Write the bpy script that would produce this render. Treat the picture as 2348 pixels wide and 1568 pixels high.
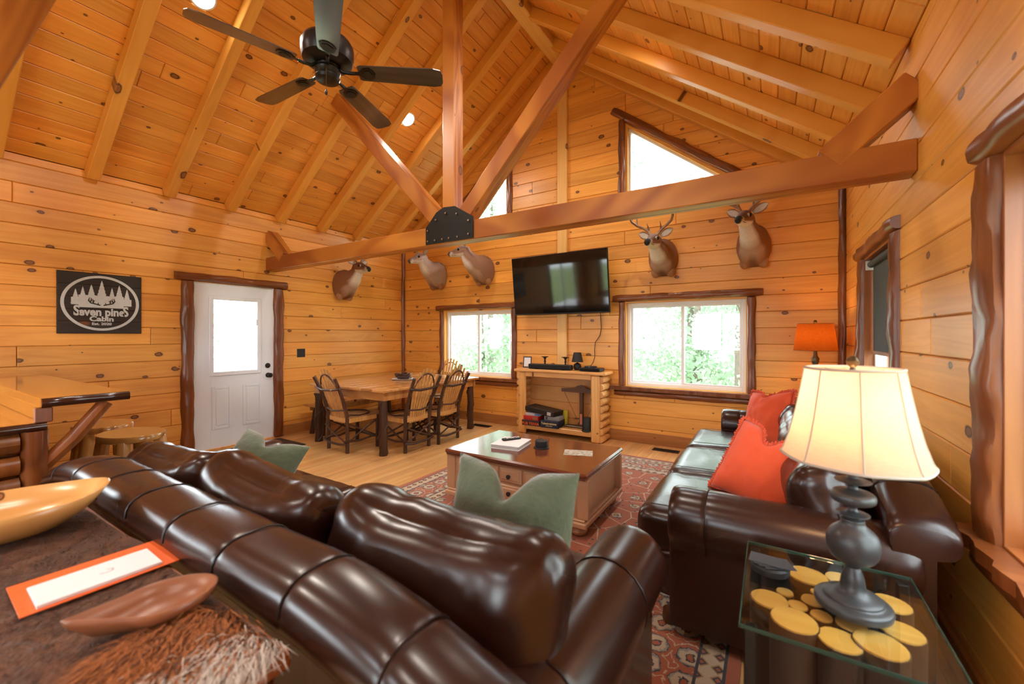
import bpy, math, random
from math import sin, cos, pi, radians, sqrt, atan2
from mathutils import Vector, Matrix, noise
random.seed(7)
for _o in list(bpy.data.objects): bpy.data.objects.remove(_o, do_unlink=True)
S = bpy.context.scene
COL = S.collection

# ------------------------------------------------------------------ camera
cam_d = bpy.data.cameras.new('camera'); cam = bpy.data.objects.new('camera', cam_d); COL.objects.link(cam)
cam.location = (0, 0, 1.37); cam.rotation_euler = (radians(90), 0, radians(31.9))
cam_d.sensor_width = 36; cam_d.lens = 36 * 950 / 2348; cam_d.shift_y = -14.8 / 2348
cam_d.clip_start = 0.02; cam_d.clip_end = 200
cam_d.dof.use_dof = True; cam_d.dof.focus_distance = 4.0; cam_d.dof.aperture_fstop = 2.2
S.camera = cam

# ------------------------------------------------------------------ world, exposure
W = bpy.data.worlds.new('overcast_sky'); S.world = W; W.use_nodes = True
_bg = W.node_tree.nodes['Background']; _bg.inputs['Color'].default_value = (0.86, 0.95, 1.0, 1); _bg.inputs['Strength'].default_value = 10.0
sun_d = bpy.data.lights.new('hazy_sun', 'SUN'); sun_d.energy = 5.0; sun_d.angle = radians(8); sun_d.color = (1, .96, .9)
sun = bpy.data.objects.new('hazy_sun', sun_d); COL.objects.link(sun); sun.rotation_euler = (radians(28), radians(8), 0); sun.location = (0, -4, 12)
vs = S.view_settings; vs.view_transform = 'Standard'; vs.look = 'None'; vs.gamma = 1; vs.use_curve_mapping = False; vs.exposure = 0.42

# ------------------------------------------------------------------ room numbers (metres)
XL, XR, YB, YF = -5.673, 0.653, 5.365, -2.6
RIDGE, SLOPE, ZC, ZR = -2.51, 0.75, 2.985, 2.83      # ridge x, roof slope, ceiling and rafter underside height at the side walls
TH = math.atan(SLOPE)
def zceil(x): return ZC + SLOPE * (min(x - XL, XR - x))

# ------------------------------------------------------------------ helpers
def tag(o, label=None, cat=None, group=None, kind=None):
    if label: o['label'] = label
    if cat: o['category'] = cat
    if group: o['group'] = group
    if kind: o['kind'] = kind
    return o
def empty(name, loc=(0, 0, 0), rz=0, label=None, cat=None, group=None, kind=None, rot=None):
    o = bpy.data.objects.new(name, None); COL.objects.link(o); o.empty_display_size = .05
    o.location = loc; o.rotation_euler = rot if rot else (0, 0, rz)
    return tag(o, label, cat, group, kind)
class MB:
    def __init__(s): s.v = []; s.f = []; s.c = None
    def add(s, vs, fs):
        n = len(s.v); s.v += [tuple(v) for v in vs]; s.f += [tuple(i + n for i in f) for f in fs]; return s
    def box(s, x0, x1, y0, y1, z0, z1, M=None):
        v = [Vector(p) for p in ((x0,y0,z0),(x1,y0,z0),(x1,y1,z0),(x0,y1,z0),(x0,y0,z1),(x1,y0,z1),(x1,y1,z1),(x0,y1,z1))]
        if M: v = [M @ p for p in v]
        return s.add(v, ((3,2,1,0),(4,5,6,7),(0,1,5,4),(1,2,6,5),(2,3,7,6),(3,0,4,7)))
    def bbox(s, x0, x1, y0, y1, z0, z1, b=.006, M=None):     # box with chamfered edges
        cx, cy, cz = (x0+x1)/2, (y0+y1)/2, (z0+z1)/2; hx, hy, hz = (x1-x0)/2, (y1-y0)/2, (z1-z0)/2
        b = min(b, hx*.9, hy*.9, hz*.9); vs = []; ix = {}
        for sx in (-1,1):
            for sy in (-1,1):
                for sz in (-1,1):
                    for a in range(3):
                        p = [sx*(hx-b), sy*(hy-b), sz*(hz-b)]; p[a] = (sx*hx, sy*hy, sz*hz)[a]
                        q = Vector((cx+p[0], cy+p[1], cz+p[2])); ix[(sx,sy,sz,a)] = len(vs); vs.append(M @ q if M else q)
        fs = []
        for a in range(3):
            o1, o2 = (a+1) % 3, (a+2) % 3
            for sg in (-1,1):
                def K(i, j, aa=a, sg=sg):
                    k = [0,0,0]; k[a] = sg; k[o1] = i; k[o2] = j; return ix[(k[0],k[1],k[2],aa)]
                f = [K(-1,-1), K(1,-1), K(1,1), K(-1,1)]
                fs.append(f if sg > 0 else f[::-1])
        for a in range(3):
            o1, o2 = (a+1) % 3, (a+2) % 3
            for i in (-1,1):
                for j in (-1,1):
                    def K(e, ax):
                        k = [0,0,0]; k[a] = e; k[o1] = i; k[o2] = j; return ix[(k[0],k[1],k[2],ax)]
                    f = [K(-1,o1), K(1,o1), K(1,o2), K(-1,o2)]
                    fs.append(f if i*j > 0 else f[::-1])
        for sx in (-1,1):
            for sy in (-1,1):
                for sz in (-1,1):
                    f = [ix[(sx,sy,sz,0)], ix[(sx,sy,sz,1)], ix[(sx,sy,sz,2)]]
                    fs.append(f if sx*sy*sz > 0 else f[::-1])
        return s.add(vs, fs)
    def loft(s, rings, closed=True, cap=True):
        n = len(rings[0]); vs = [p for r in rings for p in r]; fs = []
        for i in range(len(rings)-1):
            for j in range(n if closed else n-1):
                k = (j+1) % n; fs.append((i*n+j, i*n+k, (i+1)*n+k, (i+1)*n+j))
        if cap and closed:
            fs.append(tuple(range(n-1, -1, -1))); m = (len(rings)-1)*n; fs.append(tuple(range(m, m+n)))
        return s.add(vs, fs)
    def tube(s, pts, r, seg=8, cap=True, wob=0, seed=0):
        pts = [Vector(p) for p in pts]; rs = r if isinstance(r, (list, tuple)) else [r]*len(pts); rings = []; U = None
        for i, p in enumerate(pts):
            t = (pts[min(i+1, len(pts)-1)] - pts[max(i-1, 0)]).normalized()
            if U is None:
                U = t.cross(Vector((0,0,1))) if abs(t.z) < .9 else t.cross(Vector((1,0,0)))
            U = (U - t * U.dot(t)).normalized(); V = t.cross(U)
            rings.append([p + (U*cos(a) + V*sin(a)) * rs[i] * (1 + (wob*noise.noise(Vector((i*.9+seed*7, cos(a)*1.3, sin(a)*1.3))) if wob else 0)) for a in [2*pi*k/seg for k in range(seg)]])
        return s.loft(rings, True, cap)
    def lathe(s, prof, seg=24, c=(0,0,0), cap=True, sq=None):
        return s.loft([[Vector((c[0]+r*cos(2*pi*k/seg), c[1]+r*sin(2*pi*k/seg), c[2]+z)) for k in range(seg)] for r, z in prof], True, cap)
    def prism(s, poly, z0, z1, M=None):
        n = len(poly); v = [Vector((x,y,z0)) for x,y in poly] + [Vector((x,y,z1)) for x,y in poly]
        if M: v = [M @ p for p in v]
        return s.add(v, [tuple(range(n-1,-1,-1)), tuple(range(n,2*n))] + [(i,(i+1)%n,n+(i+1)%n,n+i) for i in range(n)])
    def sphere(s, c, r, seg=12, rg=8, sc=(1,1,1)):
        rings = []
        for i in range(rg+1):
            a = -pi/2 + pi*i/rg; rr = max(cos(a), .02)
            rings.append([Vector((c[0]+r*sc[0]*rr*cos(2*pi*k/seg), c[1]+r*sc[1]*rr*sin(2*pi*k/seg), c[2]+r*sc[2]*sin(a))) for k in range(seg)])
        return s.loft(rings)
    def build(s, name, m, parent=None, smooth=False, loc=None, rot=None, mtx=None, col=None, kind=None, label=None):
        me = bpy.data.meshes.new(name); me.from_pydata(s.v, [], s.f)
        if smooth:
            me.polygons.foreach_set('use_smooth', [True]*len(me.polygons))
            if smooth != 2:
                try: me.set_sharp_from_angle(angle=radians(38))
                except Exception: pass
        if col:
            a = me.color_attributes.new('Col', 'FLOAT_COLOR', 'POINT')
            for i, c in enumerate(col): a.data[i].color = (c[0], c[1], c[2], 1)
        me.update(); o = bpy.data.objects.new(name, me); COL.objects.link(o)
        if m: me.materials.append(m)
        if parent: o.parent = parent
        if mtx: o.matrix_basis = mtx
        if loc: o.location = loc
        if rot: o.rotation_euler = rot
        if kind: o['kind'] = kind
        if label: o['label'] = label
        return o
def frame(o, s, t, n):
    M = Matrix.Identity(4)
    for i, a in enumerate((s, t, n)):
        for j in range(3): M[j][i] = a[j]
    for j in range(3): M[j][3] = o[j]
    return M
def along(p0, p1, up=(0,0,1)):              # local X from p0 to p1
    p0, p1 = Vector(p0), Vector(p1); s = (p1-p0).normalized(); u = Vector(up)
    n = (u - s*u.dot(s)).normalized(); t = n.cross(s)
    return frame(p0, s, t, n), (p1-p0).length
def beam(name, p0, p1, w, h, m, parent=None, b=.006, up=(0,0,1), ztop=None):
    M, L = along(p0, p1, up); z0, z1 = (-h/2, h/2) if ztop is None else (ztop-h, ztop)
    return MB().bbox(0, L, -w/2, w/2, z0, z1, b).build(name, m, parent, mtx=M)
def copy_tree(o, parent=None):
    c = o.copy(); COL.objects.link(c); c.parent = parent
    for ch in list(o.children): copy_tree(ch, c)
    return c
def text(s, size, name, m, parent, M, ext=.001, align='CENTER', sx=1.0, bold=0.0):
    cu = bpy.data.curves.new('lettering', 'FONT'); cu.body = s; cu.size = size; cu.extrude = ext; cu.align_x = align; cu.align_y = 'CENTER'; cu.offset = bold; cu.resolution_u = 3
    to = bpy.data.objects.new('lettering', cu); COL.objects.link(to)
    me = bpy.data.meshes.new_from_object(to); bpy.data.objects.remove(to); bpy.data.curves.remove(cu)
    me.materials.clear(); me.materials.append(m); o = bpy.data.objects.new(name, me); COL.objects.link(o); o.parent = parent
    o.matrix_basis = M @ Matrix.Diagonal((sx,1,1,1)); return o
def clip(poly, a, b, c):                    # keep a*x+b*y <= c
    out = []
    for i in range(len(poly)):
        p, q = poly[i], poly[(i+1) % len(poly)]; dp = a*p[0]+b*p[1]-c; dq = a*q[0]+b*q[1]-c
        if dp <= 0: out.append(p)
        if (dp < 0 < dq) or (dq < 0 < dp):
            k = dp/(dp-dq); out.append((p[0]+(q[0]-p[0])*k, p[1]+(q[1]-p[1])*k))
    return out
def area(poly): return abs(sum(poly[i][0]*poly[(i+1)%len(poly)][1]-poly[(i+1)%len(poly)][0]*poly[i][1] for i in range(len(poly))))/2 if len(poly) > 2 else 0
def halves(poly):                           # half planes of a ccw convex polygon
    H = []
    for i in range(len(poly)):
        (x0,y0),(x1,y1) = poly[i], poly[(i+1) % len(poly)]; a, b = y1-y0, -(x1-x0); l = sqrt(a*a+b*b)
        H.append((a/l, b/l, (a*x0+b*y0)/l))
    return sorted(H, key=lambda h: (.05 < abs(h[0]) < .95, -abs(h[0])))
def minus(poly, opening):
    out = []; cur = poly
    for a, b, c in halves(opening):
        if all(a*p[0]+b*p[1] >= c-1e-5 for p in poly): return [poly]
    for a, b, c in halves(opening):
        o = clip(cur, -a, -b, -c)
        if area(o) > 2e-4: out.append(o)
        cur = clip(cur, a, b, c)
        if area(cur) < 1e-6: break
    return out
def inset(poly, d):
    n = len(poly); H = []
    for i in range(n):
        (x0,y0),(x1,y1) = poly[i], poly[(i+1)%n]; a, b = y1-y0, -(x1-x0); l = sqrt(a*a+b*b)
        if l < 1e-6: return None
        H.append((a/l, b/l, (a*x0+b*y0)/l - d))
    out = []
    for i in range(n):
        a1,b1,c1 = H[i-1]; a2,b2,c2 = H[i]; D = a1*b2-a2*b1
        if abs(D) < 1e-6: return None
        out.append(((c1*b2-c2*b1)/D, (a1*c2-a2*c1)/D))
    return out
def clean(poly):
    out = []
    for p in poly:
        if not out or (abs(p[0]-out[-1][0])+abs(p[1]-out[-1][1])) > 1e-4: out.append(p)
    if len(out) > 1 and abs(out[0][0]-out[-1][0])+abs(out[0][1]-out[-1][1]) < 1e-4: out.pop()
    return out
def panel(poly, th, c):
    mb = MB(); n = len(poly); i1 = inset(poly, c) if c else None
    if not i1 or area(i1) > area(poly): return mb.prism(poly, -th, 0)
    v = [(x,y,-th) for x,y in poly] + [(x,y,-c) for x,y in poly] + [(x,y,0) for x,y in i1]
    f = [tuple(range(n-1,-1,-1)), tuple(range(2*n,3*n))]
    for i in range(n):
        j = (i+1) % n; f += [(i,j,n+j,n+i), (n+i,n+j,2*n+j,2*n+i)]
    return mb.add(v, f)
def boards(parent, org, s, t, outline, row_h, openings, m, name='board', th=.022, c=.0055, smin=1.6, smax=4.2, t0=None, gap=.0014, jit=0, seed=1):
    """rows of boards on a plane: s along, t across; outline and openings are ccw convex polygons in (s,t)"""
    rnd = random.Random(seed); s, t = Vector(s), Vector(t); n = s.cross(t); org = Vector(org)
    lo = min(p[1] for p in outline) if t0 is None else t0; hi = max(p[1] for p in outline); sl = min(p[0] for p in outline); sh = max(p[0] for p in outline)
    r = 0; z = lo; cnt = 0
    while z < hi - 1e-4:
        z1 = min(z + row_h*(1 + (rnd.uniform(-jit, jit) if jit else 0)), hi); cuts = [sl]; x = sl + rnd.uniform(.3, smax)
        while x < sh - .35: cuts.append(x); x += rnd.uniform(smin, smax)
        cuts.append(sh)
        for a, b in zip(cuts, cuts[1:]):
            pcs = [[(a,z),(b,z),(b,z1),(a,z1)]]
            for h in halves(outline): pcs = [clip(p, *h) for p in pcs]
            for op in openings: pcs = [q for p in pcs for q in minus(p, op)]
            for p in pcs:
                p = clean(p)
                if len(p) < 3 or area(p) < 6e-4: continue
                q = inset(p, gap) or p
                mx = sum(k[0] for k in q)/len(q); my = (z+z1)/2
                loc = [(k[0]-mx, k[1]-my) for k in q]
                w = min(max(k[1] for k in loc)-min(k[1] for k in loc), max(k[0] for k in loc)-min(k[0] for k in loc))
                panel(loc, th, c if w > 3*c else 0).build(name, m, parent, mtx=frame(org + s*mx + t*my, s, t, n)); cnt += 1
        z = z1; r += 1
    return cnt
def slab(name, org, s, t, outline, openings, back0, back1, m, parent=None):
    s, t = Vector(s), Vector(t); n = s.cross(t); mb = MB(); pcs = [outline]
    for op in openings: pcs = [q for p in pcs for q in minus(p, op)]
    for p in pcs: mb.prism(clean(p), back1, back0)
    F = frame(org, s, t, n); mb.v = [tuple(F @ Vector(v)) for v in mb.v]
    return mb.build(name, m, parent)
def rect(a, b, c, d): return [(a,c),(b,c),(b,d),(a,d)]
def log_trim(name, p0, p1, w, th, m, parent, up, seed=0, wav=.20, taper=0, n=None, round_=.75):
    """hand-peeled half log from p0 to p1: width w across, bulging th towards 'up'"""
    M, L = along(p0, p1, up); n = n or max(6, int(L/.055)); rings = []
    for i in range(n+1):
        x = L*i/n; q = []
        w1 = w/2*(1 + wav*1.6*noise.noise(Vector((x*4.2, seed*3.1, 0)))); w2 = w/2*(1 + wav*1.6*noise.noise(Vector((x*4.2, seed*3.1+9, 0)))); hh = th*(1 + .45*noise.noise(Vector((x*5, seed*1.7, 4))))
        e = .0 if 0 < i < n else .10
        for k in range(9):
            a = pi*k/8; y = -cos(a); z = sin(a)**round_
            q.append(Vector((x + (0 if not e else (e*.12*(1 if i else -1)*z*-1)), (w1 if y < 0 else w2)*(1-e)*(abs(y)**.8)*(1 if y > 0 else -1), hh*z*(1-e*.8) + w*.10*noise.noise(Vector((x*11, y*2, seed))))))
        q[0].z = 0; q[-1].z = 0; rings.append(q)
    return MB().loft(rings).build(name, m, parent, True, mtx=M)

# ------------------------------------------------------------------ material helpers
class NT:
    def __init__(s, name):
        s.m = bpy.data.materials.new(name); s.m.use_nodes = True; s.t = s.m.node_tree; s.N = s.t.nodes; s.L = s.t.links
        s.b = s.N['Principled BSDF']; s.out = s.N['Material Output']
    def n(s, typ, **kw):
        x = s.N.new(typ)
        for k, v in kw.items():
            if k.startswith('i_'): x.inputs[k[2:].replace('_', ' ')].default_value = v
            else: setattr(x, k, v)
        return x
    def l(s, a, b): s.L.new(a, b)
    def math(s, op, a, b=None, c=None, clamp=False):
        x = s.N.new('ShaderNodeMath'); x.operation = op; x.use_clamp = clamp
        for i, v in enumerate((a, b, c)):
            if v is None: continue
            if isinstance(v, (int, float)): x.inputs[i].default_value = v
            else: s.l(v, x.inputs[i])
        return x.outputs[0]
    def mix(s, f, a, b, typ='MIX'):
        x = s.N.new('ShaderNodeMix'); x.data_type = 'RGBA'; x.blend_type = typ; x.clamp_factor = True
        for k, v in ((0, f), (6, a), (7, b)):
            if isinstance(v, (int, float)): x.inputs[k].default_value = v
            elif isinstance(v, tuple): x.inputs[k].default_value = (v[0], v[1], v[2], 1)
            else: s.l(v, x.inputs[k])
        return x.outputs[2]
    def ramp(s, f, stops, interp='LINEAR'):
        x = s.N.new('ShaderNodeValToRGB'); x.color_ramp.interpolation = interp; e = x.color_ramp.elements
        while len(e) > 1: e.remove(e[-1])
        e[0].position = stops[0][0]; e[0].color = (*stops[0][1], 1) if isinstance(stops[0][1], tuple) else (stops[0][1],)*3+(1,)
        for p, c in stops[1:]:
            k = e.new(p); k.color = (*c, 1) if isinstance(c, tuple) else (c,)*3+(1,)
        s.l(f, x.inputs[0]); return x.outputs[0]
    def obj(s): return s.N.new('ShaderNodeTexCoord').outputs['Object']
    def sep(s, v): x = s.N.new('ShaderNodeSeparateXYZ'); s.l(v, x.inputs[0]); return x.outputs
    def comb(s, *a):
        x = s.N.new('ShaderNodeCombineXYZ')
        for i, v in enumerate(a):
            if isinstance(v, (int, float)): x.inputs[i].default_value = v
            else: s.l(v, x.inputs[i])
        return x.outputs[0]
    def noise(s, vec, scale=1, detail=3, rough=.5, dist=0):
        x = s.n('ShaderNodeTexNoise'); x.inputs['Scale'].default_value = scale; x.inputs['Detail'].default_value = detail; x.inputs['Roughness'].default_value = rough; x.inputs['Distortion'].default_value = dist
        s.l(vec, x.inputs['Vector']); return x.outputs['Fac']
    def bump(s, h, strength=.2, dist=.01):
        x = s.n('ShaderNodeBump'); x.inputs['Strength'].default_value = strength; x.inputs['Distance'].default_value = dist; s.l(h, x.inputs['Height']); s.l(x.outputs[0], s.b.inputs['Normal'])
    def base(s, c):
        if isinstance(c, tuple): s.b.inputs['Base Color'].default_value = (*c[:3], 1)
        else: s.l(c, s.b.inputs['Base Color'])
    def set(s, **kw):
        for k, v in kw.items(): s.b.inputs[k.replace('_', ' ')].default_value = v
        return s
def plain(name, c, rough=.5, metal=0, spec=.5, nz=0, nscale=30, bump=0):
    t = NT(name); t.set(Roughness=rough, Metallic=metal); t.b.inputs['Specular IOR Level'].default_value = spec
    if nz or bump:
        f = t.noise(t.obj(), nscale, 3)
        t.base(t.mix(f, tuple(k*(1-nz) for k in c), tuple(min(1, k*(1+nz)) for k in c)))
        if bump: t.bump(f, bump, .004)
    else: t.base(c)
    return t.m
def wood(name, a, b, knot=(.10,.035,.012), dens=.45, kscale=(2.6,4.2), grain=26, rough=.38, tint=.16, bump=.06, rings=.5, streak=None, spec=.5, ksize=.10, coat=0, gdark=.0):
    """sawn timber, X along the board: growth-ring streaks, knots with halo, every board a tint of its own"""
    t = NT(name); o = t.obj(); x, y, z = t.sep(o); R = t.n('ShaderNodeObjectInfo').outputs['Random']
    r1 = t.math('MULTIPLY', R, 61.7); r2 = t.math('MULTIPLY', R, 173.3)
    X = t.math('ADD', x, r1); Y = t.math('ADD', y, r2)
    # knots
    kv = t.comb(t.math('MULTIPLY', X, kscale[0]), t.math('MULTIPLY', Y, kscale[1]), 0)
    V = t.n('ShaderNodeTexVoronoi', voronoi_dimensions='2D'); V.inputs['Scale'].default_value = 1; V.inputs['Randomness'].default_value = 1; t.l(kv, V.inputs['Vector'])
    d = V.outputs['Distance']; cr, cg, cb = t.sep(V.outputs['Color'])
    has = t.math('LESS_THAN', cr, dens); size = t.math('MULTIPLY_ADD', t.math('MULTIPLY', cg, cg), ksize*1.25, ksize*.28)
    q = t.math('DIVIDE', d, size)                                   # 1 at the knot's rim
    wob = t.math('MULTIPLY_ADD', t.noise(t.comb(X, Y, 0), 35, 2), .5, -.25); q = t.math('ADD', q, wob)
    core = t.math('MULTIPLY', t.math('SUBTRACT', 1, t.math('MAXIMUM', t.math('MULTIPLY_ADD', q, 3.2, -2.4), 0), clamp=True), has, clamp=True)
    halo = t.math('MULTIPLY', t.math('SUBTRACT', 1, t.math('MULTIPLY', q, .33), clamp=True), has, clamp=True)
    rim = t.math('MULTIPLY', core, t.math('GREATER_THAN', q, .62))
    # grain, bending around the knots
    gy = t.math('ADD', Y, t.math('MULTIPLY', t.math('POWER', halo, 2), .02))
    g1 = t.noise(t.comb(t.math('MULTIPLY', X, .9), t.math('MULTIPLY', gy, grain), z), 1, 4, .55, .4)
    g2 = t.noise(t.comb(t.math('MULTIPLY', X, .5), t.math('MULTIPLY', gy, grain*.28), z), 1, 2, .5, 1.2)
    sn = t.math('MULTIPLY_ADD', t.math('SINE', t.math('MULTIPLY', g2, 34)), .5, .5)
    gr = t.math('ADD', t.math('MULTIPLY', g1, 1-rings*.6), t.math('MULTIPLY', sn, rings*.6))
    f = t.ramp(gr, [(.15, 0.0), (.85, 1.0)])
    c = t.mix(f, a, b)
    if streak:
        st = t.ramp(t.noise(t.comb(t.math('MULTIPLY', X, .35), t.math('MULTIPLY', gy, 9), 3.3), 1, 3), [(.55, 0.0), (.72, 1.0)]); c = t.mix(t.math('MULTIPLY', st, streak[1]), c, streak[0])
    br = t.math('MULTIPLY_ADD', t.math('FRACT', t.math('MULTIPLY', R, 13.7)), tint*2, 1-tint)
    rd = t.math('MULTIPLY_ADD', t.math('FRACT', t.math('MULTIPLY', R, 29.1)), tint, 1-tint*.5)
    cc = t.comb(br, t.math('MULTIPLY', br, rd), t.math('MULTIPLY', br, t.math('MULTIPLY', rd, rd)))
    c = t.mix(1.0, c, cc, 'MULTIPLY')
    c = t.mix(t.math('MULTIPLY', t.math('POWER', halo, 3), .55), c, tuple(k*.62 for k in a))
    c = t.mix(t.math('MULTIPLY', core, .80), c, tuple(min(1, k*2.2) for k in knot)); c = t.mix(rim, c, knot)
    t.base(c); t.set(Roughness=rough); t.b.inputs['Specular IOR Level'].default_value = spec
    if coat: t.b.inputs['Coat Weight'].default_value = coat; t.b.inputs['Coat Roughness'].default_value = .12
    if bump: t.bump(gr, bump, .004)
    return t.m

# ------------------------------------------------------------------ materials
PINE_A, PINE_B = (.75, .315, .046), (.89, .44, .090)
M_wall = wood('wall_pine', PINE_A, PINE_B, knot=(.07,.022,.008), dens=.55, kscale=(3.0,4.6), ksize=.085, streak=((.58,.23,.035), .45), tint=.09)
M_ceil = wood('ceiling_pine', PINE_A, PINE_B, knot=(.07,.022,.008), dens=.55, kscale=(3.2,4.8), ksize=.085, streak=((.56,.21,.03), .45), tint=.12)
M_raft = wood('rafter_pine', (.74,.34,.055), (.86,.44,.09), dens=.28, grain=16, kscale=(1.8,3.2), tint=.06, ksize=.07)
M_post = wood('pale_post_pine', (.74,.42,.11), (.86,.54,.18), dens=.1, tint=.04)
M_truss = wood('truss_fir', (.38,.105,.017), (.66,.265,.048), dens=.4, grain=20, kscale=(2.2,4), streak=((.22,.045,.01), .8), tint=.05, rings=.9, ksize=.08)
M_dark = wood('peeled_log_trim', (.13,.034,.009), (.29,.09,.022), dens=.5, grain=20, kscale=(4,6), streak=((.045,.014,.005), .8), tint=.1, rough=.3, rings=.4)
M_jamb = wood('stained_jamb', (.26,.075,.016), (.42,.14,.03), dens=.3, grain=22, tint=.06, rough=.35)
M_floor = wood('oak_strip_floor', (.58,.31,.11), (.74,.45,.19), dens=.05, grain=40, tint=.12, rough=.19, bump=.02, rings=.35, kscale=(1.5,8))
M_base = wood('baseboard_pine', (.36,.14,.035), (.50,.22,.06), dens=.4, tint=.05)
M_cab = wood('cabinet_pine', (.62,.30,.085), (.80,.46,.16), dens=.5, grain=20, kscale=(4,5), tint=.08, rough=.3, ksize=.09)
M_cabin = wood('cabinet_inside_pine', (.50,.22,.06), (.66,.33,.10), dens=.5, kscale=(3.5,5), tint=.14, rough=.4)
M_table = wood('dining_table_pine', (.46,.20,.06), (.66,.36,.13), dens=.4, grain=18, tint=.10, rough=.2, streak=((.24,.09,.03), .7), coat=.3)
M_bark = wood('hickory_bark', (.034,.014,.008), (.10,.042,.020), dens=.6, grain=40, kscale=(7,9), knot=(.25,.10,.03), tint=.2, rough=.45, bump=.4)
M_oak = wood('oak_slat', (.56,.28,.08), (.74,.43,.15), dens=.0, grain=50, tint=.10, rough=.35)
M_seat = wood('seat_slat', (.30,.14,.055), (.46,.25,.11), dens=.0, grain=50, tint=.15, rough=.3)
M_bar = wood('varnished_bar_top', (.42,.15,.02), (.62,.27,.04), dens=.2, grain=8, tint=.05, rough=.08, coat=.8, bump=0)
M_barlog = wood('varnished_log', (.12,.036,.011), (.29,.105,.028), dens=.6, grain=12, kscale=(3,5), tint=.2, rough=.25, streak=((.06,.02,.008), .7), coat=.3)
M_stool = wood('stool_log', (.38,.17,.04), (.60,.33,.10), dens=.4, grain=14, tint=.15, rough=.22, coat=.5, streak=((.16,.06,.02), .6))
M_slice = wood('log_slice_face', (.64,.30,.055), (.80,.44,.11), dens=.0, grain=12, tint=.10, rough=.35)
M_walnut = wood('walnut', (.055,.02,.008), (.12,.05,.02), dens=0, grain=40, tint=.05, rough=.35)
M_ctop = wood('cherry_top', (.10,.024,.010), (.18,.046,.018), dens=0, grain=24, tint=.05, rough=.16, coat=.5, bump=.01)
M_cbody = wood('glazed_tan_paint', (.50,.285,.16), (.58,.345,.20), dens=0, grain=30, tint=.03, rough=.4, bump=.01)
M_bowl = wood('maple_bowl', (.62,.31,.09), (.78,.47,.18), dens=.2, grain=10, tint=.02, rough=.25)
M_scoop = wood('scoop_wood', (.22,.075,.03), (.42,.17,.08), dens=0, grain=14, tint=.02, rough=.35)
M_signwd = wood('charred_sign_board', (.010,.007,.006), (.030,.018,.012), dens=.3, grain=24, tint=.25, rough=.6)
M_tbox = wood('reclaimed_plank', (.10,.06,.035), (.22,.15,.09), dens=.2, grain=26, tint=.2, rough=.45)
M_out = plain('cabin_outside', (.25,.12,.05), .7)
M_white = plain('white_vinyl', (.82,.82,.82), .35)
M_door = plain('white_door_paint', (.80,.88,.96), .32)
M_black = plain('black_metal', (.012,.012,.013), .35, .3)
M_matte = plain('matte_black', (.010,.011,.013), .55)
M_plate = plain('black_gusset_steel', (.012,.015,.018), .45, .4, nz=.3)
M_steel = plain('bolt_steel', (.55,.55,.55), .3, 1)
M_silver = plain('silver_rail', (.62,.66,.70), .25, .9)
M_bronze = plain('grey_bronze', (.05,.052,.055), .38, .4, nz=.3, nscale=14)
M_brass = plain('antique_bronze', (.11,.075,.035), .35, .7)
M_paper = plain('white_paper', (.80,.81,.84), .7)
M_orange = plain('orange_folder', (.85,.14,.02), .5)
M_blind = plain('grey_blind', (.055,.075,.08), .7)
M_signpaint = plain('white_sign_paint', (.55,.60,.62), .6, nz=.15, nscale=60)
M_mat = plain('brown_doormat', (.055,.026,.016), .95, nz=.7, nscale=160, bump=.5)
M_vent = plain('black_vent', (.012,.011,.010), .5, .2)
M_green = plain('leaf_print_green', (.1,.16,.08), .6)
M_soot = plain('deer_eye', (.006,.005,.004), .08)
M_nose = plain('deer_nose', (.012,.010,.010), .35)
M_hoofhair = plain('dark_hair', (.05,.02,.01), .8)

def glass(name, tint=(1,1,1), refl=1.0):
    t = NT(name); tr = t.n('ShaderNodeBsdfTransparent'); tr.inputs[0].default_value = (*tint, 1); gl = t.n('ShaderNodeBsdfGlossy'); gl.inputs['Roughness'].default_value = .01
    lw = t.n('ShaderNodeLayerWeight'); lw.inputs[0].default_value = .5; mx = t.n('ShaderNodeMixShader')
    t.l(t.math('MULTIPLY', t.math('MULTIPLY_ADD', t.math('POWER', lw.outputs['Facing'], 5), .95, .04), refl), mx.inputs[0]); t.l(tr.outputs[0], mx.inputs[1]); t.l(gl.outputs[0], mx.inputs[2]); t.l(mx.outputs[0], t.out.inputs[0]); return t.m
M_glass = glass('window_glass'); M_gtop = glass('green_table_glass', (.93,.965,.945), 1.2)
def emit(name, c, st):
    t = NT(name); t.base(c); t.b.inputs['Emission Color'].default_value = (*c, 1); t.b.inputs['Emission Strength'].default_value = st; return t.m
def leather(name, a, b, rough=.27):
    t = NT(name); o = t.obj(); n1 = t.noise(o, 2.2, 1); n2 = t.noise(o, 120, 2); n3 = t.noise(o, 7, 2)
    t.base(t.mix(n1, a, b)); t.b.inputs['Specular IOR Level'].default_value = .6
    t.l(t.math('MULTIPLY_ADD', n1, .10, rough-.05), t.b.inputs['Roughness'])
    t.bump(t.math('ADD', t.math('MULTIPLY', n2, .06), t.math('MULTIPLY', n3, .5)), .10, .010); return t.m
M_leather = leather('brown_leather', (.015,.0046,.0030), (.034,.0100,.0056))
def cloth(name, a, b, scale=220, rough=.85, sheen=.3, bump=.25, fluff=0):
    t = NT(name); o = t.obj(); n1 = t.noise(o, scale, 2); n2 = t.noise(o, 7, 3); t.base(t.mix(t.math('ADD', t.math('MULTIPLY', n1, .4), t.math('MULTIPLY', n2, .6)), a, b)); t.set(Roughness=rough)
    t.b.inputs['Sheen Weight'].default_value = sheen; t.bump(t.math('ADD', n1, t.math('MULTIPLY', n2, fluff)), bump, .006); return t.m
M_plush = cloth('green_plush', (.050,.072,.036), (.115,.145,.080), 60, .9, .5, .5, .6)
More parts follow.
